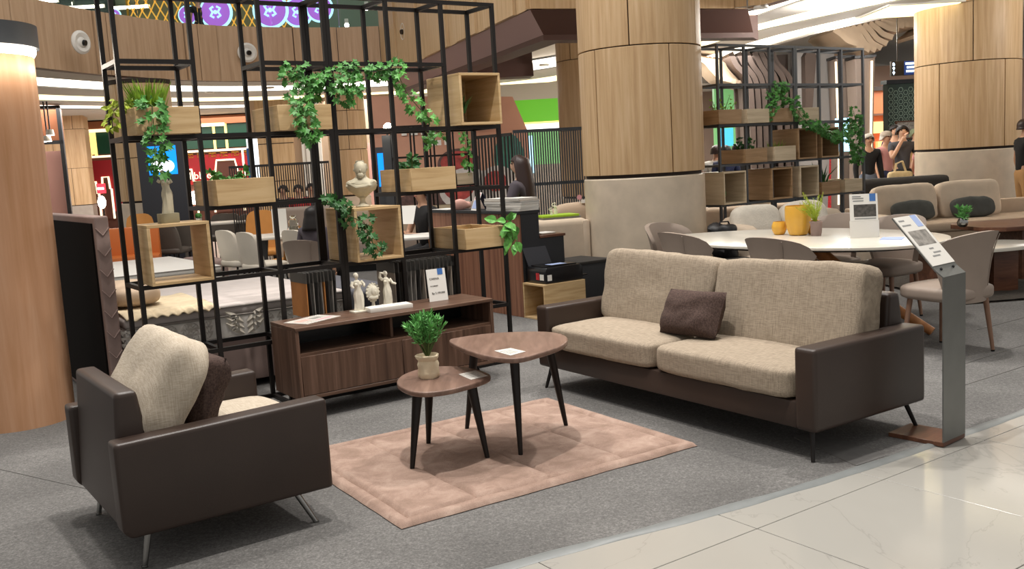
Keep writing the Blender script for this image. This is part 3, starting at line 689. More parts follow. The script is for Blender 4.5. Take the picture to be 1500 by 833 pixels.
coffee_table('coffee_table', 'taller walnut topped three legged coffee table holding only a small card',
    [(-.350, 5.03), (-.296, 5.14), (-.092, 5.21), (.171, 5.155), (.272, 4.98), (.242, 4.76), (.113, 4.575), (-.02, 4.485), (-.19, 4.655)], .570, .026,
    [(-.303, 5.254), (-.006, 4.709), (.258, 5.193)], -.02, 4.90)
def paper_card(label, pts, z, photo=None):
    c = Vector((sum(p[0] for p in pts) / 4, sum(p[1] for p in pts) / 4)); t = thing('product_card', label, 'card', (c.x, c.y, z))
    q = [(p[0] - c.x, p[1] - c.y) for p in pts]; MB().prism(q, .0004, .0022).build('sheet', M['white_gloss'], t, smooth=False)
    k = [(x * .8, y * .8) for x, y in q]
    for f in (-.45, -.1, .25, .55):
        a = Vector(k[0]).lerp(Vector(k[3]), .5 + f * .6); b2 = Vector(k[1]).lerp(Vector(k[2]), .5 + f * .6); e = a.lerp(b2, .75)
        MB().bar((a.x, a.y, .0026), (e.x, e.y, .0026), .004, .0008).build('print_line', M['print_grey'], t, smooth=False)
    return t
paper_card('small white card lying on the lower coffee table', [(-.301, 4.818), (-.215, 4.893), (-.151, 4.748), (-.232, 4.677)], .432)
paper_card('small white card lying on the taller coffee table', [(-.108, 4.688), (-.025, 4.734), (.048, 4.625), (-.027, 4.546)], .570)

# potted plant on the lower coffee table
def leaf_cluster(mb, c, up, n, L, w, spread=1.0, rnd=random):
    """n small fleshy leaves round a twig tip"""
    up = Vector(up).normalized(); c = Vector(c)
    for k in range(n):
        t = Vector((rnd.uniform(-1, 1), rnd.uniform(-1, 1), rnd.uniform(-1, 1))); d = (up * .8 + t * spread).normalized()
        s = d.cross(up + Vector((.01, .02, 0))).normalized(); nn = s.cross(d)
        l = L * rnd.uniform(.7, 1.2); a = c; m_ = c + d * l * .55; e = c + d * l + up * l * .15
        mb.add([a, m_ + s * w + nn * w * .3, e, m_ - s * w + nn * w * .3, m_ - nn * w * .4], [(0, 1, 4), (1, 2, 4), (2, 3, 4), (3, 0, 4), (0, 3, 2, 1)])
pl = thing('potted_plant', 'green bushy succulent in a cream sack shaped pot on the lower coffee table', 'plant', (-.452, 4.79, .432))
mb = MB(); fold = lambda t, z: 1 + .06 * math.sin(3 * t + z * 40) + .05 * math.sin(5 * t - z * 60)
mb.lathe([(.048, 0), (.054, .008), (.055, .03), (.051, .055), (.054, .075), (.049, .092), (.058, .104), (.060, .116), (.053, .122), (.047, .114), (.044, .10), (.0, .10)], 28, fn=fold); mb.build('pot', M['sack_pot'], pl)
mb = MB(); tw = MB(); rr = random.Random(3)
for k in range(34):
    a = rr.uniform(0, 2 * PI); s_ = rr.uniform(.25, 1) ; tip = Vector((math.cos(a) * .105 * s_, math.sin(a) * .095 * s_, .175 + .175 * (1 - s_ * .5) * rr.uniform(.75, 1.05)))
    tw.tube([(0, 0, .10), tip * .5 + Vector((0, 0, .06)), tip], [.004, .003, .002], 5)
    for j in range(5): 
        q = Vector((0, 0, .115)).lerp(tip, .45 + .55 * j / 4); leaf_cluster(mb, q, (tip - Vector((0, 0, .10))), 8, .032, .0045, .75, rr)
tw.build('twigs', M['stem_green'], pl); stuff(mb.build('leaves', M['leaf_jade'], pl, smooth=False))

# ---------------------------------------------------------------- tv cabinet and what stands on it
cab = thing('tv_cabinet', 'low walnut tv cabinet with open niche and two doors', 'cabinet', (-1.3238, 5.6866, 0), YAW)
CL, CD, CT = 1.436, .408, .58
W_ = M['walnut']; WD = M['walnut_door']
MB().box(0, CL, -.004, CD, CT - .022, CT).build('top_panel', W_, cab, bevel=.002, seg=1)
MB().box(0, .022, 0, CD, .13, CT - .022).build('side_panel', WD, cab, bevel=.002, seg=1)
MB().box(CL - .022, CL, 0, CD, .13, CT - .022).build('side_panel', WD, cab, bevel=.002, seg=1)
MB().box(.022, CL - .022, .0, CD, .13, .152).build('bottom_panel', W_, cab, bevel=.002, seg=1)
MB().box(.022, CL - .022, CD - .014, CD, .152, CT - .022).build('back_panel', M['black_gloss'], cab, smooth=False)
MB().box(.022, CL - .022, .012, CD - .014, .395, .415).build('shelf', W_, cab, smooth=False)
MB().box(CL * .5 - .011, CL * .5 + .011, .03, CD - .014, .152, .395).build('divider', WD, cab, smooth=False)
MB().box(CL * .48 - .009, CL * .48 + .009, .08, CD - .014, .415, CT - .022).build('niche_divider', WD, cab, smooth=False)
for x0, x1 in ((.025, .716), (.720, CL - .025)): MB().box(x0, x1, .002, .020, .155, .398).build('door', WD, cab, bevel=.002, seg=1)
for x in (.12, CL - .14):
    for y, o in ((.05, -.03), (CD - .05, .03)):
        MB().tube([(x, y, .132), (x + (.03 if x > .5 else -.03), y + o, 0)], [.016, .011], 10).build('leg', M['black_metal'], cab)
def on_cab(u, v, z=CT): return frame_world(cab, u, v, z)
def statue_body(mb, hgt, seed=0, arms=(), base_r=.16, lean=.03, head=True, drape=True):
    """standing draped figure about hgt tall, weight on one leg"""
    H = hgt; prof = [(.17, 0), (.175, .04), (.165, .15), (.16, .28), (.165, .40), (.15, .47), (.115, .56), (.12, .63), (.125, .70), (.11, .755), (.05, .785), (.04, .82)]
    def off(z): return lean * math.sin(z / H * PI * 1.5)
    vs = []; fs = []; n = 22
    for r, z in prof:
        for k in range(n):
            t = 2 * PI * k / n; f = 1.0
            if z < .5 and drape: f += .10 * math.sin(6 * t + z * 9 + seed) + .05 * math.sin(11 * t - z * 5)
            vs.append((r * H * f * math.cos(t) * .70 + off(z * H) * H * .6, r * H * f * math.sin(t) * .62, z * H))
    m_ = len(prof)
    for i in range(m_ - 1):
        for k in range(n): fs.append((i * n + k, i * n + (k + 1) % n, (i + 1) * n + (k + 1) % n, (i + 1) * n + k))
    fs.append(tuple(range(n))[::-1]); fs.append(tuple((m_ - 1) * n + k for k in range(n))); mb.add(vs, fs)
    hx = off(.9 * H) * H * .6
    if head:
        mb.ball((hx, -.01 * H, .885 * H), .052 * H, .06 * H, .072 * H, 14, 10); mb.ball((hx, .02 * H, .905 * H), .056 * H, .055 * H, .055 * H, 12, 8); mb.ball((hx, -.066 * H, .88 * H), .012 * H, .014 * H, .018 * H, 6, 5)
    for path, r0, r1 in arms: mb.tube([(x * H, y * H, z * H) for x, y, z in path], [r0 * H + (r1 - r0) * H * i / (len(path) - 1) for i in range(len(path))], 10)
    for s in (-1, 1): mb.ball((s * .055 * H + off(.66 * H) * H * .6, -.05 * H, .675 * H), .045 * H, .04 * H, .045 * H, 10, 6)
    return mb
t = thing('statuette', 'cream statuette of a draped armless figure, leftmost on the tv cabinet', 'statue', on_cab(.555, .262), YAW)
mb = statue_body(MB(), .272, 1, (((-.12, 0, .74), (-.15, -.02, .66)), ((.10, 0, .74), (.16, -.03, .70), (.15, -.02, .66))) and [([(-.11, 0, .74), (-.16, -.02, .66), (-.13, -.06, .60)], .045, .03), ([(.10, 0, .74), (.17, -.02, .66), (.15, -.06, .62)], .045, .03)])
mb.build('figure', M['plaster'], t); MB().box(-.052, .052, -.042, .042, 0, .012).build('plinth', M['plaster'], t, bevel=.003)
t = thing('statuette', 'cream statuette of a figure raising one arm, standing behind the white booklet', 'statue', on_cab(.805, .336), YAW)
mb = statue_body(MB(), .252, 2, [([(-.11, 0, .73), (-.19, -.02, .80), (-.17, -.02, .92), (-.08, -.03, .90)], .045, .03), ([(.10, 0, .73), (.16, -.04, .62), (.24, -.10, .58)], .045, .028)])
mb.build('figure', M['plaster'], t); MB().cyl((0, 0, 0), (0, 0, .012), .045, n=20).build('plinth', M['plaster'], t)
t = thing('relief_medallion', 'small cream oval relief on a foot between the two statuettes', 'statue', on_cab(.705, .352), YAW)
mb = MB(); mb.ball((0, 0, .105), .048, .022, .062, 18, 12); mb.ball((.004, -.018, .115), .026, .016, .034, 12, 8); mb.ball((.004, -.03, .112), .006, .008, .01, 6, 5); mb.ball((0, -.014, .072), .036, .014, .018, 12, 6)
for k in range(16): a = 2 * PI * k / 16; mb.ball((.046 * math.cos(a), -.004, .105 + .06 * math.sin(a)), .008, .009, .008, 6, 4)
mb.build('relief', M['plaster'], t); MB().lathe([(.034, 0), (.034, .008), (.012, .016), (.010, .04), (.02, .048)], 18).build('foot', M['plaster'], t)
t = thing('booklet_stand', 'low white rectangular block lying in front of the statuettes on the cabinet', 'block', on_cab(.735, .19), YAW - .10)
MB().box(-.15, .15, -.06, .06, 0, .028).build('block', M['white_gloss'], t, bevel=.003)
for k in range(3): MB().box(-.142 + k * .098, -.05 + k * .098, -.052, .052, .028, .0295).build('page', M['white_paper'], t, smooth=False)
t = thing('brochure', 'glossy flyer with pink print lying on the left end of the tv cabinet', 'flyer', on_cab(.215, .235), YAW + .42)
MB().box(-.155, .155, -.10, .10, 0.0004, .003).build('sheet', M['white_gloss'], t, smooth=False)
for x, y, w, h_, mm in ((-.07, .02, .10, .06, 'wall_blush'), (.05, .02, .08, .05, 'print_photo'), (.05, -.05, .14, .03, 'print_pink'), (-.08, -.05, .08, .03, 'marble_light')):
    MB().box(x - w / 2, x + w / 2, y - h_ / 2, y + h_ / 2, .003, .0036).build('print', M[mm], t, smooth=False)
t = thing('price_card', 'upright white price card with blue tab on the right end of the tv cabinet', 'sign', on_cab(1.148, .235), YAW - .05)
TL = Matrix.Rotation(-.13, 4, 'X')
def tilt(mb): mb.v = [tuple(TL @ Vector(v)) for v in mb.v]; return mb
tilt(MB().box(-.072, .072, -.002, .002, 0, .222)).build('sheet', M['white_paper'], t, smooth=False)
tilt(MB().box(.012, .052, -.0035, -.002, .180, .222)).build('blue_tab', M['print_blue'], t, smooth=False)
MB().box(-.05, .05, .0, .06, 0, .006).build('foot', M['clear_glass'], t, smooth=False)
rt = (PI / 2 - .13, 0, 0)
text(t, 'CARINA', .020, tuple(TL @ Vector((-.055, -.003, .155))), rt, M['ink'], 'LEFT')
text(t, 'TV CABINET', .011, tuple(TL @ Vector((-.055, -.003, .105))), rt, M['ink'], 'LEFT')
text(t, 'Rp 3.199.000', .019, tuple(TL @ Vector((0.002, -.003, .055))), rt, M['ink'])

# ---------------------------------------------------------------- product sign stand beside the sofa
st = thing('sign_stand', 'grey steel floor sign stand with sloped product sheet on a wooden foot', 'sign', (2.057, 4.506, 0), .677)
MB().box(0, .222, 0, .288, 0, .022).build('foot', M['base_wood'], st, bevel=.002, seg=1)
MB().prismx([(.0, .022), (.006, .022), (.006, .834), (.045, .864), (.262, 1.112), (.258, 1.117), (.041, .869), (.0, .837)], 0, .222).build('plate', M['steel'], st, smooth=False)
sl = Matrix.Translation((.111, .0475, .876)) @ Matrix.Rotation(math.atan2(1.112 - .864, .262 - .045), 4, 'X')
def onslope(mb): mb.v = [tuple(sl @ Vector(v)) for v in mb.v]; return mb
onslope(MB().box(-.108, .108, .012, .318, .0, .004)).build('sheet', M['white_gloss'], st, smooth=False)
onslope(MB().box(.042, .096, .245, .318, .004, .005)).build('blue_tab', M['print_lavender'], st, smooth=False)
onslope(MB().box(-.085, .085, .135, .225, .004, .005)).build('photo', M['print_photo'], st, smooth=False)
for k, (x0, x1, y) in enumerate(((-.09, -.04, .292), (-.09, -.01, .262), (-.02, .02, .11), (-.01, .06, .085), (-.04, .03, .065))):
    onslope(MB().box(x0, x1, y - .004, y + .004, .004, .005)).build('print_line', M['print_grey'], st, smooth=False)
for x in (-.06, .06): onslope(MB().cyl((x, -.012, -.004), (x, -.012, .008), .007, n=10)).build('screw', M['black_gloss'], st)
# ---------------------------------------------------------------- open display shelving of black square tube
CW, CH, SDp = .4377, .4411, .338
def shelf_frame(name, label, loc, rotz, cells, rails, mt, tk=.026, cw=CW, ch=CH, dp=SDp, top=6):
    """cells: number of bays; rails: level -> bays that carry a square of rails"""
    t = thing(name, label, 'shelf', loc, rotz)
    post = MB().box(-tk / 2, tk / 2, -tk / 2, tk / 2, 0, top * ch).mesh('post', mt, smooth=False)
    lr = MB().box(tk / 2, cw - tk / 2, -tk / 2, tk / 2, -tk / 2, tk / 2).mesh('rail', mt, smooth=False)
    dr = MB().box(-tk / 2, tk / 2, tk / 2, dp - tk / 2, -tk / 2, tk / 2).mesh('cross_rail', mt, smooth=False)
    for i in range(cells + 1):
        for y in (0, dp): place('post', post, t, (i * cw, y, 0))
    for l, bays in rails.items():
        ends = set()
        for bday in bays:
            z = max(tk / 2, min(l * ch, top * ch - tk / 2))
            for y in (0, dp): place('rail', lr, t, (bday * cw, y, z))
            ends |= {bday, bday + 1}
        for e in ends: place('cross_rail', dr, t, (e * cw, 0, z))
    return t
BM = M['black_metal']
shelf_frame('display_shelf', 'tall open black tube shelving frame behind the armchair, left half with the mattress behind', G(-.0, 0), YAW, 3,
            {0: [0, 1, 2], 1: [0, 1, 2], 2: [0, 1, 2], 3: [1, 2], 4: [0, 1, 2], 5: [0, 2], 6: [0, 1, 2]}, BM, cw=(CW * 3 - .014) / 3)
shelf_frame('display_shelf', 'tall open black tube shelving frame behind the tv cabinet, right half beside the cash desk', G(CW * 3 + .014, 0), YAW, 3,
            {0: [0, 1, 2], 1: [0, 1, 2], 2: [0, 1, 2], 3: [1, 2], 4: [0, 1, 2], 5: [0, 1], 6: [0, 1, 2]}, BM, cw=(CW * 3 - .014) / 3)
BO = M['box_oak']
wood('box_oak_shaded', '#8c6f4e', '#a3835f', '#b29270', (2.0, 2.0, 26))  # darker copy of the box oak, shade painted into the colour
wood('box_oak_lit', '#b7a488', '#c9b79a', '#d6c6ab', (2.0, 2.0, 26))  # paler copy of the box oak, light on the fronts painted in
def oak_cube(label, loc, rotz, w, d, h, back=False, mt=None, group=None, th=.018):
    """open oak cube, long axis of the grain along x; origin at the front left bottom corner"""
    mt = mt or BO; t = thing('oak_cube', label, 'box', loc, rotz, group); k = dict(bevel=.0015, seg=1)
    MB().box(0, w, 0, d, h - th, h).build('top_panel', mt, t, **k); MB().box(0, w, 0, d, 0, th).build('bottom_panel', mt, t, **k)
    MB().box(0, th, 0, d, th, h - th).build('side_panel', mt, t, **k); MB().box(w - th, w, 0, d, th, h - th).build('side_panel', mt, t, **k)
    if back: MB().box(th, w - th, d - .012, d, th, h - th).build('back_panel', mt, t, smooth=False)
    return t
def oak_planter(label, loc, rotz, w, d, h, mt=None, group=None, th=.014, soil=True):
    mt = mt or BO; t = thing('oak_planter', label, 'planter', loc, rotz, group); k = dict(bevel=.0015, seg=1)
    MB().box(0, w, 0, th, 0, h).build('front_panel', mt, t, **k); MB().box(0, w, d - th, d, 0, h).build('back_panel', mt, t, **k)
    MB().box(0, th, th, d - th, 0, h).build('side_panel', mt, t, **k); MB().box(w - th, w, th, d - th, 0, h).build('side_panel', mt, t, **k)
    MB().box(th, w - th, th, d - th, .004, .018).build('bottom_panel', mt, t, smooth=False)
    return t
ZT = .0135                                 # half a tube above each level
def L(l): return l * CH + ZT
oak_cube('open oak cube carrying the armless statue, lower left of the shelving', G(.04, -.11, L(2)), YAW, .365, .34, .358)
oak_cube('open oak cube carrying the plaster bust, right behind the tv cabinet', G(1.365, -.11, L(2)), YAW, .345, .46, .358)
oak_cube('closed back oak cube with a spiky plant inside, top right of the shelving', G(2.245, -.11, L(4)), YAW, .345, .46, .362, back=True)
oak_planter('oak planter with grass and trailing ivy, top left of the shelving', G(.045, -.11, L(4)), YAW, .365, .40, .158)
oak_planter('oak planter with ivy hanging over its front, top centre of the shelving', G(.90, -.11, L(4)), YAW, .36, .46, .158)
oak_planter('oak planter with small bushy greens, below the gap left of centre', G(.47, -.11, L(3)), YAW, .365, .46, .158)
oak_planter('oak planter with upright leafy stems, above the man in black', G(1.81, -.11, L(3)), YAW, .355, .46, .158)
oak_planter('empty oak planter with a variegated vine at its right end, beside the cash desk', G(2.215, -.11, L(2)), YAW, .345, .46, .148)
# --- foliage
IVY = [(0, 0), (.16, .30), (.46, .30), (.30, .52), (.34, .78), (.10, .68), (0, 1.0), (-.10, .68), (-.34, .78), (-.30, .52), (-.46, .30), (-.16, .30)]
BLADE = [(0, 0), (.30, .25), (.34, .5), (.2, .78), (0, 1.0), (-.2, .78), (-.34, .5), (-.30, .25)]
def leaf(mb, p, d, nrm, size, shape=IVY, rnd=random):
    """one folded leaf of the given size at p, pointing along d"""
    d = Vector(d).normalized(); s = d.cross(nrm).normalized(); n_ = s.cross(d); vs = []
    for x, y in shape: vs.append(Vector(p) + (s * x + d * y + n_ * (abs(x) * .35 - .25 * y * y)) * size)
    c = Vector(p) + d * size * .45 - n_ * size * .04; k = len(vs)
    mb.add(vs + [c], [(i, (i + 1) % k, k) for i in range(k)])
def vine(label, path, n, size, mt, parent_label=None, name='ivy_vine', shape=IVY, spread=.05, seed=1, cat='vine', group=None, fwd=None):
    """path is a list of world points; leaves hang from a thin stem"""
    rr = random.Random(seed); P = [Vector(p) for p in path]; o = P[0]
    t = thing(name, label, cat, o, 0, group)
    P = [p - o for p in P]
    MB().tube(P, .003, 5).build('stem', M['stem_green'], t)
    seg = [(b2 - a).length for a, b2 in zip(P[:-1], P[1:])]; tot = sum(seg); mb = MB(); n = int(n * 1.45); size *= 1.12
    for k in range(n):
        d = tot * (k + rr.random()) / n; i = 0
        while i < len(seg) - 1 and d > seg[i]: d -= seg[i]; i += 1
        q = P[i].lerp(P[i + 1], min(1, d / seg[i])); off = Vector((rr.uniform(-1, 1), rr.uniform(-1, 1), rr.uniform(-.8, .8))) * spread
        dirv = (off.normalized() + Vector((0, -.25, -.55))); nrm = Vector((rr.uniform(-.6, .6), -1, rr.uniform(.2, .9)))
        leaf(mb, q + off * .7, dirv, nrm, size * rr.uniform(.65, 1.2), shape, rr)
    stuff(mb.build('leaves', mt, t, smooth=False)); return t
def gpts(l, v=-.13): return [G(u, v + dv, z) for u, dv, z in l]
vine('green ivy trailing from the top left planter down past the rail', gpts([(.15, .12, 1.96), (.14, .0, 1.94), (.13, -.01, 1.82), (.13, 0, 1.70), (.12, 0, 1.56)]), 62, .060, M['leaf_ivy'], seed=1, spread=.055)
vine('dense ivy hanging over the front of the top centre planter', gpts([(1.06, .12, 1.97), (1.05, .0, 1.96), (1.06, -.01, 1.88), (1.08, -.01, 1.78), (1.09, -.01, 1.70)]), 75, .055, M['leaf_ivy'], seed=2, spread=.060)
vine('ivy wound round the upper rail left of the thick double post', gpts([(1.02, .1, 2.08), (1.08, .12, 2.18), (1.14, .14, 2.10), (1.20, .18, 2.02), (1.22, .16, 2.12), (1.28, .12, 2.14)]), 75, .056, M['leaf_ivy'], seed=3, spread=.06)
vine('ivy garland along the upper rail right of the thick double post', gpts([(1.30, .1, 2.18), (1.36, .08, 2.05), (1.42, .08, 1.97), (1.44, .08, 2.08), (1.42, .1, 2.17), (1.55, .12, 2.17), (1.68, .12, 2.16), (1.80, .1, 2.18)]), 115, .056, M['leaf_ivy'], seed=4, spread=.065)
vine('thin ivy strand dropping from the upper rail to the top right cube', gpts([(1.80, .1, 2.18), (1.81, .08, 2.10), (1.86, .10, 2.02), (1.92, .11, 1.95), (1.99, .12, 1.88), (2.06, .12, 1.82)]), 34, .060, M['leaf_bright'], seed=5, spread=.045)
vine('ivy strand falling from the middle rail across the bust cube', gpts([(1.20, .08, 1.34), (1.27, .06, 1.30), (1.32, .04, 1.22), (1.42, .0, 1.16), (1.44, -.02, 1.06), (1.50, -.02, .96)]), 72, .055, M['leaf_dark'], seed=6, spread=.05)
vine('variegated vine with broad leaves at the right end of the empty planter', gpts([(2.52, .05, 1.05), (2.575, -.0, 1.06), (2.60, -.01, .98), (2.60, -.01, .89)]), 26, .075, M['leaf_bright'], seed=7, shape=BLADE, spread=.05)
vine('ivy strand below the rail under the top right cube', gpts([(2.05, .2, 1.75), (2.10, .2, 1.66), (2.14, .2, 1.74), (2.20, .2, 1.72)]), 16, .05, M['leaf_bright'], seed=8, spread=.035)
def grass(label, loc, n, h, spread, mt, w=.006, seed=1, lean=.5, name='grass_plant', pot=None, rotz=0, group=None):
    rr = random.Random(seed); t = thing(name, label, 'plant', loc, rotz, group); mb = MB()
    for k in range(n):
        a = rr.uniform(0, 2 * PI); r = rr.uniform(0, spread); hh = h * rr.uniform(.6, 1.05); ln = lean * rr.uniform(.2, 1) * hh
        p = Vector((r * math.cos(a) * .4, r * math.sin(a) * .4, 0)); d = Vector((math.cos(a), math.sin(a), 0)); s = Vector((-d.y, d.x, 0)) * w
        m_ = p + d * ln * .35 + Vector((0, 0, hh * .6)); e = p + d * ln + Vector((0, 0, hh))
        mb.add([p - s, p + s, m_ + s * .8, m_ - s * .8, e, p + d * w, m_ + d * w], [(0, 5, 6, 3), (5, 1, 2, 6), (3, 6, 4), (6, 2, 4)])
    stuff(mb.build('blades', mt, t, smooth=False))
    if pot: MB().lathe([(pot * .7, 0), (pot, .06), (pot, .075), (pot * .85, .07), (0, .065)], 16).build('pot', M['black_gloss'], t)
    return t
def bush(label, loc, n, R, h, mt, size=.045, seed=1, shape=BLADE, name='leafy_plant', rotz=0, stems=7, group=None, zs=1.0):
    rr = random.Random(seed); t = thing(name, label, 'plant', loc, rotz, group); mb = MB(); sm = MB()
    for k in range(stems):
        a = 2 * PI * k / stems + rr.uniform(-.3, .3); tip = Vector((math.cos(a) * R[0] * rr.uniform(.3, 1), math.sin(a) * R[1] * rr.uniform(.3, 1), h * rr.uniform(.6, 1)))
        sm.tube([(tip.x * .3, tip.y * .3, 0), tip * .6, tip], [.005, .004, .002], 5)
        for j in range(n // stems):
            q = tip * rr.uniform(.3, 1.0) + Vector((rr.uniform(-1, 1) * R[0] * .18, rr.uniform(-1, 1) * R[1] * .18, 0))
            d = Vector((rr.uniform(-1, 1), rr.uniform(-1, 1), rr.uniform(-.2, 1))); leaf(mb, q, d, Vector((rr.uniform(-.5, .5), -1, rr.uniform(.2, 1))), size * rr.uniform(.6, 1.2), shape, rr)
    sm.build('stems', M['stem_green'], t); stuff(mb.build('leaves', mt, t, smooth=False)); return t
grass('tall yellow green grass plant in the top left planter', G(.16, .06, L(4) + .02), 240, .30, .17, M['leaf_grass'], w=.010, seed=11, lean=.40)
vine('yellow green fern fronds drooping at the left end of the top left planter', gpts([(.07, .22, 1.97), (.04, .24, 1.99), (-.02, .26, 1.93), (-.04, .26, 1.83)]), 40, .035, M['leaf_lime'], seed=12, name='fern_plant', shape=BLADE, spread=.05)
grass('spiky green plant in a black pot inside the top right cube', G(2.33, .04, L(4) + .018), 46, .13, .1, M['leaf_dark'], seed=13, lean=.8, pot=.03)
D.objects['grass_plant.001']['label'] = 'spiky green plant in a black pot inside the top right cube'
for ch in D.objects['grass_plant.001'].children:
    if ch.name.startswith('blades'): ch.location.z = .07
bush('low bushy green plant in the planter left of centre', G(.63, .06, L(3) + .02), 130, (.15, .12), .20, M['leaf_ivy'], .05, seed=14)
bush('upright leafy stems in the planter above the man in black', G(1.93, .10, L(3) + .02), 84, (.10, .08), .27, M['leaf_dark'], .055, seed=15, stems=6)
# --- statue and bust
t = thing('armless_statue', 'plaster armless draped statue on a grey plinth standing on the lower left cube', 'statue', G(.215, .06, L(2) + .358), YAW)
MB().box(-.055, .055, -.045, .045, 0, .058).build('plinth', M['plinth_grey'], t, bevel=.003)
mb = statue_body(MB(), .272, 4, [([(-.11, 0, .735), (-.15, 0, .69)], .045, .04), ([(.10, 0, .735), (.14, -.01, .66)], .045, .04)], lean=.05)
f = mb.build('figure', M['plaster_grey'], t); f.location.z = .058
t = thing('plaster_bust', 'plaster bust of a bearded man in a cloak on the centre right cube', 'statue', G(1.515, .06, L(2) + .358), YAW - .5)
mb = MB(); mb.lathe([(.048, 0), (.05, .008), (.03, .018), (.018, .04), (.020, .06), (.028, .066)], 20); mb.build('socle', M['plaster_grey'], t)
mb = MB(); fold = lambda a, z: 1 + .06 * math.sin(7 * a + z * 60) + .04 * math.sin(4 * a - z * 90)
mb.lathe([(.02, .060), (.05, .085), (.088, .115), (.105, .145), (.098, .168), (.065, .185), (.045, .196), (.036, .205), (.034, .22)], 30, sy=.62, fn=fold)
mb.ball((-.07, 0, .16), .035, .03, .026, 12, 8); mb.ball((.07, 0, .16), .035, .03, .026, 12, 8)
mb.tube([(-.085, -.03, .165), (-.03, -.058, .135), (.03, -.055, .14), (.085, -.02, .172)], [.014, .016, .016, .013], 8)
mb.ball((0, -.006, .252), .039, .046, .054, 18, 12); mb.ball((0, .006, .266), .042, .045, .046, 16, 10); mb.ball((0, -.05, .248), .007, .012, .012, 8, 6); mb.ball((0, -.038, .216), .022, .02, .022, 10, 8)
rr = random.Random(4)
for k in range(46):
    a = rr.uniform(.15 * PI, .85 * PI); z = rr.uniform(.245, .308); r = .045 * math.sqrt(max(.05, 1 - ((z - .262) / .05) ** 2)); s_ = rr.choice((-1, 1))
    mb.ball((s_ * r * math.cos(a) if k % 2 else -s_ * r * math.cos(a), r * math.sin(a) * 1.02, z), .012, n=6, m=4)
for k in range(10): mb.ball(((k - 4.5) * .0062, -.036 + abs(k - 4.5) * .003, .205 + abs(k - 4.5) * .004), .008, n=6, m=4)
mb.build('head_and_shoulders', M['plaster_grey'], t)

# ---------------------------------------------------------------- fabric samples hung from the shelving rail behind the cabinet
def swatches(name, label, u0, n, du, zt, h, mats, v0=.03, v1=.30, hdr=.07):
    t = thing(name, label, 'samples', G(u0, 0, zt), YAW); rr = random.Random(n)
    for k in range(n):
        x = k * du + rr.uniform(-.004, .004); b_ = rr.uniform(-.008, .008)
        mb = MB(); mb.hexa([(x + b_, v0, -h), (x + b_ + .006, v0, -h), (x + b_ + .006, v1, -h), (x + b_, v1, -h), (x, v0, -hdr), (x + .006, v0, -hdr), (x + .006, v1, -hdr), (x, v1, -hdr)])
        mb.build('swatch', M[mats[k % len(mats)]], t, smooth=False)
        MB().box(x - .001, x + .007, v0, v1, -hdr, 0).build('header', M['header_grey'], t, smooth=False)
        for y in (v0 + .06, v1 - .06): MB().tube([(x + .003, y, -.004), (x + .003, y + .0, .012), (x + .003, y + .012, .02), (x + .003, y + .012, .004)], .0022, 5, False).build('hook', M['chrome'], t)
    return t
swatches('fabric_samples', 'row of hanging fabric samples with a tan sheet in front, left behind the cabinet', 1.045, 9, .026, .850, .30, ['swatch_tan', 'swatch_dark', 'swatch_grey', 'swatch_dark', 'swatch_grey'])
swatches('fabric_samples', 'row of grey hanging fabric samples behind the white price card', 1.70, 16, .033, .848, .325, ['swatch_beige', 'swatch_dark', 'swatch_grey', 'swatch_dark', 'swatch_grey', 'swatch_grey', 'swatch_dark'])

# ---------------------------------------------------------------- beds behind the shelving
def bed(name, label, u0, u1, v0, v1, z0, z1, mside, extra):
    t = thing(name, label, 'bed', G(u0, v0, 0), YAW); w = u1 - u0; d = v1 - v0
    MB().box(.0, w, .02, d - .02, .05, z0).build('bed_base', M['mauve_fabric'], t, bevel=.02)
    MB().box(.02, w, .0, d, z0, z1 - .075).build('mattress', M[mside], t, bevel=.025, seg=3)
    MB().box(.02, w, .0, d, z1 - .075, z1).build('pillow_top', M['mattress_top'], t, bevel=.03, seg=3)
    for z in (z1 - .075, z1 - .012, z0 + .012): 
        mb = MB(); q = .001; mb.tube([(.03, -q, z), (w - .02, -q, z), (w + q, .02, z), (w + q, d, z)], .007, 6); mb.build('piping', M['tape_grey'], t)
    return t
b1 = bed('mattress_bed', 'thick mattress with leaf pattern on a mauve base, behind the left shelving', .02, 1.66, .74, 2.55, .375, .615, 'mattress_side', 0)
def leafblob(mb, x, z, L_, W, a, th=.006):
    d = Vector((math.cos(a), math.sin(a))); s = Vector((-d.y, d.x)); n = 8; ring = []
    for k in range(n + 1): t_ = k / n; ring.append((t_, W * math.sin(PI * t_) ** .8))
    vs = []
    for t_, w_ in ring: p = Vector((x, z)) + d * L_ * t_ + s * w_; vs.append((p.x, -.0008, p.y))
    for t_, w_ in ring[::-1][1:-1]: p = Vector((x, z)) + d * L_ * t_ - s * w_; vs.append((p.x, -.0008, p.y))
    m_ = len(vs); mid = [(Vector((x, z)) + d * L_ * t_) for t_ in (.3, .5, .7)]
    vs += [(p.x, -.0008 - th, p.y) for p in mid]
    fs = [(k, (k + 1) % m_, m_ + (0 if min(k, m_ - k) < n * .4 else 2 if min(k, m_ - k) > n * .6 else 1)) for k in range(m_)]
    mb.add(vs, fs)
ZB, ZM = .392, .530
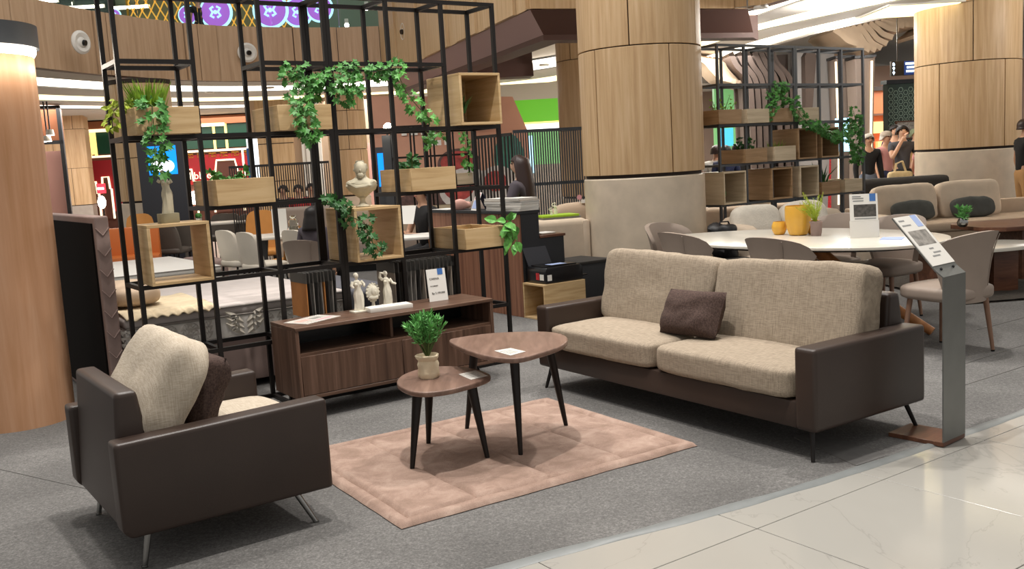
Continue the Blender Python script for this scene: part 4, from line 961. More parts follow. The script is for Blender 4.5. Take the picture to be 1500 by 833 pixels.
for x0, mm, th, s_ in ((-.06, 'mattress_leaf', .002, 1), (.09, 'mattress_leaf', .002, 1), (.24, 'mattress_leaf', .002, 1), (.39, 'mattress_leaf', .002, 1), (.60, 'mattress_quilt', .016, 1.8), (.93, 'mattress_leaf', .002, 1), (1.08, 'mattress_leaf', .002, 1), (1.23, 'mattress_leaf', .002, 1), (1.38, 'mattress_leaf', .002, 1)):
    for k in range(3):
        z = ZB + .005 + k * .040
        for sg in (-1, 1):
            mb = MB(); leafblob(mb, x0 + .13 * s_ + sg * .008, z, min(.092 * s_, .165), .019 * s_ ** .5, PI / 2 - sg * .95, th)
            ob = mb.build('quilted_leaf', M[mm], b1)
# rumpled cream throw along the head of the mattress
t = thing('folded_blanket', 'rumpled cream blanket with frilled edge on the head end of the leaf pattern mattress', 'blanket', G(.05, .70, .618), YAW)
vs = []; fs = []; nx, ny = 80, 16
for i in range(nx + 1):
    for j in range(ny + 1):
        x = .62 * i / nx; y = .95 * j / ny; z = .012 + .010 * noise.noise(Vector((x * 9, y * 9, 1)))
        if j < 3: z -= (.03, .018, .006)[j] * .9 - .008 * math.sin(x * 90); y += (-.010, -.012, 0)[j] + .010 * math.sin(x * 70)
        vs.append((x, y, z))
for i in range(nx):
    for j in range(ny): fs.append((i * (ny + 1) + j, (i + 1) * (ny + 1) + j, (i + 1) * (ny + 1) + j + 1, i * (ny + 1) + j + 1))
o = MB().add(vs, fs).build('cloth', M['throw_cream'], t); md = o.modifiers.new('thickness', 'SOLIDIFY'); md.thickness = .008; md.offset = 1
t = thing('bed_pillow', 'grey beige pillow at the head end of the leaf pattern mattress', 'pillow', G(.22, 1.35, .635), YAW)
MB().soft(.18, .34, .075, (0, 0, .085), p=3.5, n=8, seed=4, wob=.01, crown=.2).build('cover', M['beige_sofa'], t)
# headboard: black backed panel with quilted mauve edge
t = thing('headboard', 'upright bed headboard with black back and mauve quilted edge, beside the wooden pillar', 'headboard', G(-.095, .70, 0), YAW)
HBH = 1.305
MB().box(.012, .10, 0, 2.0, .0, HBH).build('upholstery', M['mauve_fabric'], t, bevel=.015, seg=3)
MB().box(.0, .012, .06, 1.94, .04, HBH - .045).build('back_cloth', M['black_cloth'], t, smooth=False)
for k in range(9):
    z = .10 + k * .135
    MB().tube([(.014, -.001, z + .05), (.055, -.004, z), (.098, -.001, z + .05)], .006, 6).build('quilted_seam', M['mauve_fabric'], t)
t = thing('upholstered_bench', 'dark grey upholstered bench at the foot end of the leaf pattern mattress', 'bench', G(1.70, .62, 0), YAW)
MB().box(0, .42, 0, 1.5, .10, .60).build('body', M['cloth_slate'], t, bevel=.04, seg=3); MB().box(.03, .39, .03, 1.47, .0, .10).build('plinth', M['black_matte'], t, smooth=False)
b2_ = bed('mattress_bed', 'white mattress on a grey base farther back, seen through the lower left cube', .55, 2.35, 5.9, 8.2, .22, .44, 'white_matte', 0)
for c_ in b2_.children:
    if c_.name.startswith('bed_base'): c_.data.materials[0] = M['cloth_slate']
    if c_.name.startswith('pillow_top'): c_.data.materials[0] = M['white_matte']
t = thing('bed_bench', 'grey rounded bench at the end of the white mattress', 'bench', G(2.38, 6.75, 0), YAW)
MB().box(0, .34, 0, 1.0, .06, .44).build('body', M['mauve_fabric'], t, bevel=.06, seg=3); MB().box(.04, .30, .04, .96, 0, .07).build('plinth', M['black_matte'], t, smooth=False)
t = thing('bed_pillow', 'grey pillow standing at the head of the white mattress', 'pillow', G(.62, 6.4, .46), YAW)
MB().soft(.08, .34, .20, (.06, 0, .20), p=3.5, n=8, seed=6, wob=.01).build('cover', M['taupe_chair'], t)
# ---------------------------------------------------------------- dining table, its chairs and what stands on it
TX, TY, TYAW = 2.45, 7.6, -.989
dt = thing('dining_table', 'large oval white topped dining table on splayed wooden legs behind the sofa', 'table', (TX, TY, 0), TYAW)
outl = [(-1.45, -.21), (-1.15, -.5), (-.72, -.67), (-.19, -.69), (.45, -.54), (.85, -.28), (.98, .12), (.80, .56), (.38, .83), (-.2, .9), (-.76, .78), (-1.25, .32)]
MB().prism(crom(outl, 6), .728, .752).build('tabletop', M['white_top'], dt, bevel=.006, seg=3)
MB().prism(crom([(x * .93 - .01, y * .93) for x, y in outl], 4), .712, .7275).build('underframe', M['black_gloss'], dt, smooth=False)
for fx, fy in ((.74, .42), (.55, -.36), (-1.08, .42), (-.95, -.40)):
    MB().tube([(-.22 + (fx + .22) * .12, .07 + (fy - .07) * .12, .66), ((fx - .22) / 2, (fy + .07) / 2, .34), (fx, fy, .022)], [.055, .047, .034], 14).build('leg', M['leg_wood'], dt)
MB().box(-.55, .2, -.05, .15, .66, .712).build('crossbar', M['black_gloss'], dt, smooth=False)
MB().lathe([(.06, .56), (.05, .66), (.09, .712)], 16, (-.22, .05, 0)).build('bracket', M['steel'], dt)
def T_(a, b2, z=0): return (TX + a * math.cos(TYAW) - b2 * math.sin(TYAW), TY + a * math.sin(TYAW) + b2 * math.cos(TYAW), z)
def shell_back(mb, R, r1, z0, z1, a, th=.045, nz=9, na=14, flare=.08, cx=.0, dip=.0):
    rings = []
    for side in (0, 1):
        for i in range(nz + 1):
            t_ = i / nz
            for j in range(na + 1):
                s_ = -1 + 2 * j / na; ang = PI + s_ * a * (.80 + .28 * t_)
                rad = R + (r1 - R) * t_ + flare * t_ ** 3; rad -= th * side * (1 - .12 * t_)
                zt = z1 - dip * (s_ * s_ + .7 * abs(s_) ** 8); z = z0 + (zt - z0) * t_
                rings.append((cx + rad * math.cos(ang), rad * math.sin(ang) * 1.02, z))
    n1 = na + 1; m_ = n1 * (nz + 1); fs = []
    for i in range(nz):
        for j in range(na):
            q = (i * n1 + j, i * n1 + j + 1, (i + 1) * n1 + j + 1, (i + 1) * n1 + j); fs.append(q); fs.append(tuple(m_ + k for k in q[::-1]))
    for j in range(na): fs.append((nz * n1 + j, nz * n1 + j + 1, m_ + nz * n1 + j + 1, m_ + nz * n1 + j)); fs.append((j + 1, j, m_ + j, m_ + j + 1))
    for i in range(nz):
        for j in (0, na): fs.append((i * n1 + j, (i + 1) * n1 + j, m_ + (i + 1) * n1 + j, m_ + i * n1 + j))
    return mb.add(rings, fs)
def dining_chair(label, loc, yaw, mt='taupe_chair', leg='chair_leg', group=None, first=[None]):
    t = thing('dining_chair', label, 'chair', loc, yaw, group)
    shell_back(MB(), .235, .26, .37, .86, 1.25, flare=.05, dip=.085).build('backrest', M[mt], t, ang=70)
    MB().soft(.255, .245, .055, (.02, 0, .43), p=4.5, n=8, crown=.25).build('seat', M[mt], t)
    for x, y in ((.20, .19), (.20, -.19), (-.19, .17), (-.19, -.17)):
        mb = MB(); mb.tube([(x * .9, y * .9, .40), (x * 1.1, y * 1.1, .012)], [.021, .013], 10); mb.build('leg', M[leg], t)
        MB().cyl((x * 1.1, y * 1.1, 0), (x * 1.1, y * 1.1, .012), .013, n=10).build('foot_cap', M['black_gloss'], t)
    sp = []
    for i in range(8): t_ = i / 7; rad = .235 + .027 * t_ + .05 * t_ ** 3 + .004; sp.append((rad * math.cos(PI + .55), rad * math.sin(PI + .55), .39 + .44 * t_))
    MB().tube(sp, .004, 5).build('seam', M[mt], t)
    return t
ch0 = dining_chair('taupe upholstered chair nearest the steel sign stand, its back to the camera', (3.06, 6.62, 0), 2.07)
dup(ch0, T_(.28, -.66), .58, 'taupe chair with its back right behind the middle of the sofa')
dup(ch0, T_(-.74, -.60), .48, 'taupe chair tucked at the table, left of the one behind the sofa middle')
dup(ch0, T_(-1.44, -.12), -.87, 'taupe chair at the far left end of the dining table by the stone column base')
dup(ch0, T_(.02, .88), .58 + PI, 'taupe chair on the far side of the dining table behind the upright menu card')
dup(ch0, T_(-.62, .92), .58 + PI, 'taupe chair on the far side of the dining table right of the amber vases')
def vase(label, loc, prof):
    t = thing('amber_vase', label, 'vase', loc, 0); MB().lathe(prof, 28).build('body', M['amber_shell'], t); return t
ZD = .752
vase('large amber glass vase in the middle of the dining table', (2.435, 8.02, ZD), [(.062, 0), (.075, .008), (.095, .07), (.107, .14), (.108, .22), (.104, .248), (.100, .248), (.102, .21), (.10, .14), (.085, .06), (0, .02)])
vase('small round amber vase left of the large vase', (2.315, 8.16, ZD), [(.035, 0), (.045, .006), (.062, .04), (.064, .075), (.05, .112), (.044, .112), (.056, .075), (.05, .03), (0, .012)])
vase('small round amber vase right of the large vase, behind the dark pot', (2.575, 8.06, ZD), [(.035, 0), (.045, .006), (.06, .04), (.062, .075), (.05, .112), (.044, .112), (.054, .075), (.05, .03), (0, .012)])
t = thing('potted_plant', 'feathery lime green plant in a dark rough pot on the dining table', 'plant', (2.535, 7.86, ZD))
MB().lathe([(.040, 0), (.045, .03), (.046, .08), (.054, .118), (.046, .122), (.04, .10), (0, .10)], 18, fn=lambda a, z: 1 + .06 * math.sin(5 * a + z * 50)).build('pot', M['sack_pot'] if False else M['mauve_fabric'], t)
mb = MB(); sm = MB(); rr = random.Random(9)
for k in range(30):
    a = rr.uniform(0, 2 * PI); tip = Vector((math.cos(a) * .15 * rr.uniform(.2, 1) - .03, math.sin(a) * .12 * rr.uniform(.2, 1), .12 + .24 * rr.uniform(.4, 1)))
    sm.tube([(0, 0, .10), tip * .5 + Vector((0, 0, .09)), tip], [.0025, .002, .001], 4)
    for j in range(7): leaf_cluster(mb, Vector((0, 0, .12)).lerp(tip, .35 + .1 * j), tip, 3, .022, .002, .8, rr)
sm.build('stems', M['leaf_lime'], t); stuff(mb.build('leaves', M['leaf_lime'], t, smooth=False))
t = thing('menu_card', 'upright white product card with photo in a clear holder on the dining table', 'sign', (2.79, 7.47, ZD), -.20)
TL = Matrix.Rotation(-.16, 4, 'X')
tilt(MB().box(-.105, .105, -.002, .002, 0.005, .345)).build('sheet', M['white_paper'], t, smooth=False)
tilt(MB().box(-.11, .11, -.005, -.0035, 0.0, .135)).build('holder', M['white_gloss'], t, smooth=False)
tilt(MB().box(.045, .09, -.0035, -.002, .285, .345)).build('blue_tab', M['print_blue'], t, smooth=False)
tilt(MB().box(-.075, .092, -.0035, -.002, .165, .262)).build('photo', M['print_dark'], t, smooth=False)
for k, (x0, x1, z) in enumerate(((-.085, -.02, .325), (-.085, .0, .31), (-.08, .0, .29), (-.07, .09, .15))): tilt(MB().box(x0, x1, -.0035, -.002, z - .004, z + .004)).build('print_line', M['print_grey'], t, smooth=False)
MB().box(-.11, .11, -.0, .09, 0, .005).build('foot', M['white_gloss'], t, smooth=False)
t = thing('paper_sheet', 'thin blue grey paper lying on the dining table behind the sign stand', 'paper', (2.93, 7.28, ZD), -.5)
MB().box(-.08, .08, -.1, .1, 0, .003).build('sheet', M['print_lavender'], t, smooth=False)

# ---------------------------------------------------------------- second display shelving by the big column
S2X, S2Y = 2.369, 10.609
def H(u, v, z=0): return (S2X + u * _cy - v * _sy, S2Y + u * _sy + v * _cy, z)
CW2 = .4262
GM = M['grey_metal']
shelf_frame('display_shelf', 'dark grey open tube shelving by the big column, left half', H(0, 0), YAW, 3, {1: [0, 1, 2], 2: [0, 1, 2], 3: [0, 1, 2], 4: [0, 1, 2], 5: [0, 1, 2], 6: [0, 1, 2]}, GM, cw=CW2)
shelf_frame('display_shelf', 'dark grey open tube shelving right half, ending near the man in a dark jacket', H(CW2 * 3 + .03, 0), YAW, 3, {1: [0, 1, 2], 2: [0, 1, 2], 3: [0, 1, 2], 4: [0, 1, 2], 5: [0, 1, 2], 6: [0, 1, 2]}, GM, cw=CW2)
BP = M['box_oak_lit']; BD = M['box_oak_shaded']
g2 = None
def on2(u, l): return H(u, -.08, L(l))
oak_planter('oak planter by the big column edge, upper row of the grey shelving', on2(-.08, 4), YAW, .36, .40, .155, BD)
oak_planter('pale fronted oak planter second from the left, upper row of the grey shelving', on2(.38, 4), YAW, .36, .40, .155, BP)
oak_planter('oak planter under the ivy arch, upper row of the grey shelving', on2(.80, 4), YAW, .33, .40, .155, BD)
oak_planter('pale oak planter right of the ivy arch, upper row of the grey shelving', on2(1.27, 4), YAW, .35, .40, .155, BP)
oak_planter('brown oak planter with pink flowered plant, middle row of the grey shelving', on2(.33, 3), YAW, .36, .40, .155, BD)
oak_planter('pale fronted oak planter with short grass, middle row of the grey shelving', on2(.83, 3), YAW, .36, .40, .165, BP)
oak_cube('closed oak cube below the ivy garland, middle row of the grey shelving', on2(1.24, 3), YAW, .34, .40, .36, back=True, mt=BD)
oak_cube('open oak cube with pale rim under the ivy, middle row right of the grey shelving', on2(1.66, 3), YAW, .33, .40, .36, back=True, mt=BD)
oak_cube('oak cube with pale rim at lower left of the grey shelving by the column', on2(-.03, 2), YAW, .36, .40, .36, back=True, mt=BP)
oak_cube('closed oak cube in the lower row, third bay of the grey shelving', on2(.76, 2), YAW, .36, .40, .36, back=True, mt=BD)
oak_cube('oak cube with pale rim in the lower row, fourth bay of the grey shelving', on2(1.26, 2), YAW, .34, .40, .36, back=True, mt=BP)
oak_planter('oak planter with sword shaped leaves, lower row of the grey shelving', on2(1.66, 2), YAW, .34, .40, .15, BD)
oak_planter('pale oak planter at the lower right end of the grey shelving', on2(2.10, 2), YAW, .345, .40, .155, BP)
def hp(l, v=-.10): return [H(u, v + dv, z) for u, dv, z in l]
vine('ivy arch hanging over the upper rail of the grey shelving', hp([(.80, .05, 1.85), (.84, .05, 2.05), (.92, .08, 2.16), (1.0, .08, 2.22), (1.08, .08, 2.10), (1.12, .06, 1.98)]), 100, .058, M['leaf_ivy'], seed=21, spread=.055)
vine('ivy garland swagged across the right half of the grey shelving', hp([(1.10, .0, 2.02), (1.20, -.02, 1.88), (1.34, -.03, 1.74), (1.52, -.03, 1.72), (1.70, -.03, 1.66), (1.90, -.03, 1.56), (2.10, -.02, 1.60), (2.22, 0, 1.72)]), 170, .060, M['leaf_ivy'], seed=22, spread=.058)
vine('ivy bunch climbing the right end post of the grey shelving', hp([(2.28, .02, 1.88), (2.31, .0, 1.72), (2.28, .0, 1.56), (2.32, .0, 1.42), (2.34, 0, 1.26)]), 110, .060, M['leaf_ivy'], seed=23, spread=.07)
grass('sword leaved plant in the lower row planter of the grey shelving', H(1.86, .08, L(2) + .02), 22, .36, .10, M['leaf_dark'], w=.016, seed=24, lean=.75)
grass('short grass in the pale planter of the grey shelving', H(1.02, .08, L(3) + .02), 60, .22, .2, M['leaf_grass'], seed=25, lean=.5)
bush('pinkish flowered bushy plant on the grey shelving', H(.52, .08, L(3) + .02), 70, (.16, .1), .28, M['leaf_dark'], .05, seed=26)
bush('brownish loose plant behind the upper planters of the grey shelving', H(.34, .30, L(4) + .02), 60, (.22, .1), .32, M['leaf_grass'], .045, seed=27)
t = thing('potted_cactus', 'tiny green plant in the lower left oak cube of the grey shelving', 'plant', H(.07, .05, L(2) + .02)); MB().ball((0, 0, .10), .05, .05, .06).build('plant_body', M['leaf_dark'], t); MB().lathe([(.035, 0), (.045, .06), (0, .055)], 14).build('pot', M['black_gloss'], t)

# ---------------------------------------------------------------- sofas right of the column
def cushion_at(root, name, w, h, t_, loc, tiltx, mt, seed=1, p=4.5, yaw=0):
    R = Matrix.Translation(loc) @ Matrix.Rotation(yaw, 4, 'Z') @ Matrix.Rotation(tiltx, 4, 'X') @ Matrix.Rotation(PI / 2, 4, 'X')
    return MB().soft(w / 2, h / 2, t_ / 2, p=p, n=8, seed=seed, wob=.012, mat=R).build(name, M[mt], root)
# pale sofa in front of the grey shelving
o = at(1097, 330, 9.6)
ws = thing('sofa', 'low cream sofa in front of the grey shelving, behind the dining table', 'sofa', (o.x, o.y, 0), .36)
MB().box(0, 1.70, 0, .72, .10, .42).build('base', M['cream_fabric'], ws, bevel=.04, seg=3); MB().soft(.09, .34, .28, (.09, .36, .44), p=5, n=6).build('armrest', M['cream_fabric'], ws); MB().soft(.80, .09, .30, (.90, .66, .50), p=6, n=6).build('backrest', M['cream_fabric'], ws)
for x in (.1, 1.6): MB().cyl((x, .1, 0), (x, .1, .1), .025).build('leg', M['leg_wood'], ws); MB().cyl((x, .65, 0), (x, .65, .1), .025).build('leg', M['leg_wood'], ws)
for k, (x, lab) in enumerate(((.50, 'fluffy white cushion at the left of the cream sofa'), (1.12, 'fluffy white cushion in the middle of the cream sofa, behind the lime plant'))):
    c_ = thing('fluffy_cushion', lab, 'pillow', frame_world(ws, x - .12, .42, .46), .36); cushion_at(c_, 'cover', .60, .42, .20, (0, 0, .24), -.25, 'white_fluffy', 31 + k, p=3.2)
c_ = thing('throw_blanket', 'grey blue folded blanket hanging over the cream sofa by the menu card', 'blanket', frame_world(ws, 1.50, .10, .42), .42); MB().soft(.17, .42, .07, (0, .35, .07), p=5, n=6, wob=.02, seed=5).build('cloth', M['blue_sofa'], c_)
# corner sofa
cs = thing('sofa', 'long beige corner sofa in front of the right oak column', 'sofa', (5.05, 12.0, 0), .12)
MB().box(-.42, 3.1, -.1, .95, .12, .32).build('base', M['beige_sofa'], cs, bevel=.03); MB().box(-.40, 3.1, -.14, .7, .32, .44).build('seat_cushion', M['beige_sofa'], cs, bevel=.05, seg=3)
MB().soft(.19, .40, .14, (-.34, .32, .42), p=5, n=6).build('armrest', M['cream_fabric'], cs); MB().box(-.53, -.3, -.1, .9, .12, .34).build('side_base', M['beige_sofa'], cs, bevel=.03)
MB().box(-.4, 3.1, .80, .95, .32, .62).build('backrest', M['beige_sofa'], cs, bevel=.03)
for x in (-.4, .9, 2.8): MB().cyl((x, 0, 0), (x, 0, .12), .03).build('leg', M['black_gloss'], cs)
for k, x in enumerate((.27, 1.17)): cushion_at(cs, 'back_cushion', .86, .50, .22, (x, .62, .66), -.22, 'cream_fabric', 41 + k, p=7)
for k, (x, lab) in enumerate(((.25, 'dark grey oblong cushion on the left of the corner sofa'), (1.08, 'dark grey oblong cushion on the right of the corner sofa'))):
    c_ = thing('oblong_cushion', lab, 'pillow', frame_world(cs, x, .36, .44), .12); cushion_at(c_, 'cover', .58, .27, .15, (0, 0, .13), -.35, 'slate_velvet', 44 + k, p=3.5, yaw=(0, -.06)[k])
# dark sofa behind
dk = thing('sofa', 'dark grey sofa seen from behind beyond the grey shelving', 'sofa', (4.85, 13.2, 0), .10)
MB().box(0, 1.35, 0, .25, .08, .98).build('backrest', M['charcoal_sofa'], dk, bevel=.08, seg=3); MB().box(0, 1.35, .2, 1.0, .08, .5).build('base', M['charcoal_sofa'], dk, bevel=.05)
bs = thing('sofa', 'blue grey sofa seen through the gap of the grey shelving', 'sofa', (3.2, 13.4, 0), .1)
MB().box(0, 1.2, 0, .22, .08, .92).build('backrest', M['blue_sofa'], bs, bevel=.06, seg=3); MB().box(0, 1.2, .2, .9, .08, .45).build('base', M['blue_sofa'], bs, bevel=.05); MB().soft(.55, .10, .10, (.6, .05, .60), p=4, n=6).build('seam_roll', M['blue_sofa'], bs); MB().box(.05, 1.15, .03, .85, 0, .08).build('plinth', M['black_gloss'], bs, smooth=False)
c_ = thing('bolster_cushion', 'small white bolster on the floor sofa below the blue sofa', 'pillow', tuple(at(1112, 283, 12.7))[:2] + (.74,), .1); MB().soft(.17, .09, .08, (0, 0, .08), p=3, n=6).build('cover', M['white_fluffy'], c_)
c2 = thing('low_bench', 'low pale bench below the blue sofa behind the grey shelving', 'bench', tuple(at(1100, 290, 12.75))[:2] + (0,), .15); MB().box(-.75, .8, -.25, .25, .06, .74).build('body', M['beige_sofa'], c2, bevel=.05, seg=3); MB().box(-.7, .75, -.2, .2, 0, .06).build('plinth', M['black_matte'], c2, smooth=False)
bg_ = thing('black_bag', 'crumpled black bag on the cream sofa end by the big column', 'bag', tuple(at(1060, 325, 9.62))[:2] + (.42,), .3)
MB().soft(.14, .12, .17, (0, 0, .16), p=3, n=7, wob=.10, seed=9).build('body', M['sack_black'], bg_); MB().tube([(-.08, 0, .28), (-.04, 0, .36), (.05, 0, .36), (.09, 0, .28)], .008, 6).build('handle', M['sack_black'], bg_)
pd = thing('storage_bench', 'low dark bench under the black bag by the big column', 'bench', tuple(at(1060, 325, 9.62))[:2] + (0,), .42); MB().box(-.22, .18, -.2, .2, .06, .42).build('body', M['charcoal_sofa'], pd, bevel=.03); MB().box(-.2, .16, -.18, .18, 0, .06).build('plinth', M['black_gloss'], pd, smooth=False)
# brown low tables
lt = thing('side_table', 'dark brown wooden table with slab legs at right edge, carrying a small plant', 'table', (5.15, 9.9, 0), .10)
MB().prism([(-.42, -.25), (-.25, -.42), (1.3, -.42), (1.3, .45), (-.3, .45), (-.44, .25)], .53, .575).build('tabletop', M['base_wood'], lt, bevel=.008); MB().box(.0, .16, -.30, .35, 0, .53).build('slab_leg', M['base_wood'], lt, bevel=.01); MB().box(1.0, 1.15, -.30, .35, 0, .53).build('slab_leg', M['base_wood'], lt, bevel=.01)
t = thing('potted_plant', 'small green plant in a shiny silver pot on the dark brown table', 'plant', tuple(at(1410, 336, 9.75))[:2] + (.575,))
MB().lathe([(.028, 0), (.05, .02), (.055, .05), (.038, .09), (.03, .085), (0, .07)], 16).build('pot', M['chrome'], t); mb = MB(); rr = random.Random(5)
for k in range(26):
    a = rr.uniform(0, 2 * PI); leaf_cluster(mb, (math.cos(a) * .06 * rr.random(), math.sin(a) * .06 * rr.random(), .09 + .10 * rr.random()), (math.cos(a) * .7, math.sin(a) * .7, 1), 6, .055, .010, .8, rr)
stuff(mb.build('leaves', M['leaf_jade'], t, smooth=False))
ct = thing('marble_table', 'low marble topped table on a dark wood block, behind the steel sign stand', 'table', (4.45, 9.15, 0), .1)
MB().prism(crom([(.62 * math.cos(a * PI / 6), .42 * math.sin(a * PI / 6)) for a in range(12)], 4), .42, .455).build('tabletop', M['white_top'], ct, bevel=.006); MB().box(-.50, -.20, -.2, .25, 0, .42).build('block_leg', M['base_wood'], ct, bevel=.01); MB().box(.1, .35, -.2, .2, 0, .42).build('block_leg', M['base_wood'], ct, bevel=.01)
fr = thing('fur_rug', 'dark shaggy rug under the dark brown tables at right', 'rug', (5.2, 9.5, 0), .1)
vs = []; fs = []; nn = 40
for i in range(nn + 1):
    for j in range(nn + 1): x = -1.3 + 3.2 * i / nn; y = -.95 + 2.2 * j / nn; vs.append((x, y, .02 + .012 * noise.noise(Vector((x * 14, y * 14, 0)))))
for i in range(nn):
    for j in range(nn): fs.append((i * (nn + 1) + j, (i + 1) * (nn + 1) + j, (i + 1) * (nn + 1) + j + 1, i * (nn + 1) + j + 1))
MB().add(vs, fs).build('pile', M['fur_rug'], fr); MB().box(-1.3, 1.9, -.95, 1.25, .0005, .006).build('backing', M['fur_rug'], fr, smooth=False)

# ---------------------------------------------------------------- cash desk and things round it
DX, DY = .1, 9.135
def K(u, v, z=0): return (DX + u * _cy - v * _sy, DY + u * _sy + v * _cy, z)
dk_ = thing('cash_desk', 'stepped cash desk with brown wood front and black end beside the shelving', 'counter', K(0, 0), YAW)
for k in range(5): MB().box(0, .022, .002 + k * .34, .338 + k * .34, .0, 1.0).build('front_panel', M['desk_walnut'], dk_, bevel=.002, seg=1)
MB().box(.022, .235, .0, 1.7, 0, 1.0).build('counter_body', M['black_matte'], dk_, smooth=False); MB().box(-.02, .25, -.015, 1.72, 1.0, 1.03).build('counter_top', M['black_matte'], dk_, bevel=.003, seg=1)
MB().box(.235, .53, .0, 1.7, 0, .75).build('desk_body', M['black_matte'], dk_, smooth=False); MB().box(.235, .55, -.01, 1.7, .75, .775).build('desk_top', M['base_wood'], dk_, bevel=.003, seg=1)
oak_cube('open oak cube lying on the carpet under the printer', K(0, -.003), YAW - PI / 2, .347, .495, .342, back=True)
bc = thing('black_cabinet', 'low black cabinet right of the printer, in front of the big column', 'cabinet', K(.56, -.02), YAW)
MB().box(0, .56, 0, .5, 0, .44).build('body', M['black_matte'], bc, bevel=.004); MB().box(-.01, .57, -.01, .51, .44, .465).build('top', M['charcoal_sofa'], bc, bevel=.004); MB().box(.02, .54, -.006, .0, .03, .42).build('door', M['black_matte'], bc, bevel=.003)
pr = thing('printer', 'black inkjet printer with raised paper tray on the oak cube', 'printer', K(.04, -.33, .342), YAW)
MB().prismy([(0, 0), (.44, 0), (.45, .03), (.45, .13), (.42, .155), (.02, .155), (0, .125)], .0, .31).build('body', M['black_gloss'], pr, bevel=.012, seg=2)
MB().box(.03, .40, .03, .27, .155, .167).build('lid', M['black_gloss'], pr, bevel=.004); MB().box(.12, .30, .06, .16, .167, .169).build('control_panel', M['screen_white'] if False else M['print_lavender'], pr, smooth=False)
MB().hexa([(.02, .29, .15), (.30, .29, .15), (.30, .305, .15), (.02, .305, .15), (-.02, .33, .33), (.26, .33, .33), (.26, .345, .33), (-.02, .345, .33)]).build('paper_tray', M['board_black'], pr, smooth=False)
MB().prismy([(.30, .02), (.52, .035), (.52, .045), (.30, .035)], .02, .26).build('output_tray', M['black_gloss'], pr, smooth=False)
MB().box(-.003, 0, .03, .09, .035, .09).build('sticker', M['white_paper'], pr, smooth=False); MB().box(.02, .07, -.003, 0, .03, .085).build('sticker', M['white_paper'], pr, smooth=False); MB().box(-.003, 0, .10, .15, .035, .10).build('red_sticker', M['sign_red'] if False else M['cloth_red'], pr, smooth=False)
MB().tube([(.40, .31, .06), (.46, .42, .02), (.44, .46, .30), (.36, .50, .434)], .005, 6).build('cable', M['black_gloss'], pr)
# books, calendar, tissue on the counter
rr = random.Random(12); ORD = ['bottom', 'second', 'third', 'fourth', 'fifth', 'topmost']
for k, (u, v, n, w, d) in enumerate(((.115, .12, 6, .22, .30), (.115, .46, 5, .20, .28))):
    z = 1.03
    for j in range(n):
        h_ = rr.uniform(.012, .03); mt = M[['white_paper', 'white_matte', 'white_paper', 'print_grey', 'swatch_beige', 'cloth_white'][(j + k) % 6]]
        b_ = thing('catalogue', '%s catalogue, counted upwards, in the %s pile on the cash desk counter' % ('topmost' if j == n - 1 else ORD[j], ('right', 'left')[k]), 'book', K(u + rr.uniform(-.01, .01), v + rr.uniform(-.01, .01), z), YAW + rr.uniform(-.06, .06), 'catalogues on the cash desk')
        MB().box(-w / 2, w / 2, -d / 2, d / 2, 0, h_).build('pages', M['white_matte'], b_, smooth=False); MB().box(-w / 2 - .003, w / 2 + .003, -d / 2 - .003, d / 2 + .003, h_, h_ + .003).build('cover', mt, b_, smooth=False); z += h_ + .0035
t = thing('desk_calendar', 'tent shaped desk calendar with pink and blue print on the cash desk counter', 'calendar', K(.09, .80, 1.03), YAW - .2)
MB().hexa([(-.08, -.075, 0), (-.076, -.075, 0), (-.076, .075, 0), (-.08, .075, 0), (-.004, -.075, .18), (0, -.075, .18), (0, .075, .18), (-.004, .075, .18)]).build('page', M['white_paper'], t, smooth=False)
MB().hexa([(.08, -.075, 0), (.084, -.075, 0), (.084, .075, 0), (.08, .075, 0), (0, -.075, .18), (.004, -.075, .18), (.004, .075, .18), (0, .075, .18)]).build('stand', M['cloth_navy'], t, smooth=False)
for z0, z1, mm in ((.11, .17, 'print_pink'), (.02, .10, 'print_lavender')):
    f0, f1 = z0 / .18, z1 / .18; MB().hexa([(-.083 + .078 * f0, -.06, z0), (-.080 + .078 * f0, -.06, z0), (-.080 + .078 * f0, .06, z0), (-.083 + .078 * f0, .06, z0), (-.083 + .078 * f1, -.06, z1), (-.080 + .078 * f1, -.06, z1), (-.080 + .078 * f1, .06, z1), (-.083 + .078 * f1, .06, z1)]).build('print', M[mm], t, smooth=False)
t = thing('tissue_bag', 'peach crumpled paper bundle on the left of the cash desk counter', 'paper', K(.10, 1.18, 1.03)); MB().soft(.09, .07, .05, (0, 0, .048), p=3, n=6, wob=.05, seed=3).build('paper', M['tissue'], t)
t = thing('paper_sheet', 'white papers spread at the left end of the cash desk counter', 'paper', K(.11, 1.5, 1.031), YAW); MB().box(-.1, .1, -.16, .16, 0, .004).build('sheet', M['white_paper'], t, smooth=False)
t = thing('notebook', 'grey notebook lying on the low step of the cash desk', 'book', K(.38, .12, .776), YAW); MB().box(-.09, .09, -.08, .10, 0, .012).build('cover', M['swatch_beige'], t, smooth=False); MB().box(-.085, .085, -.075, .095, .012, .016).build('page', M['white_paper'], t, smooth=False)
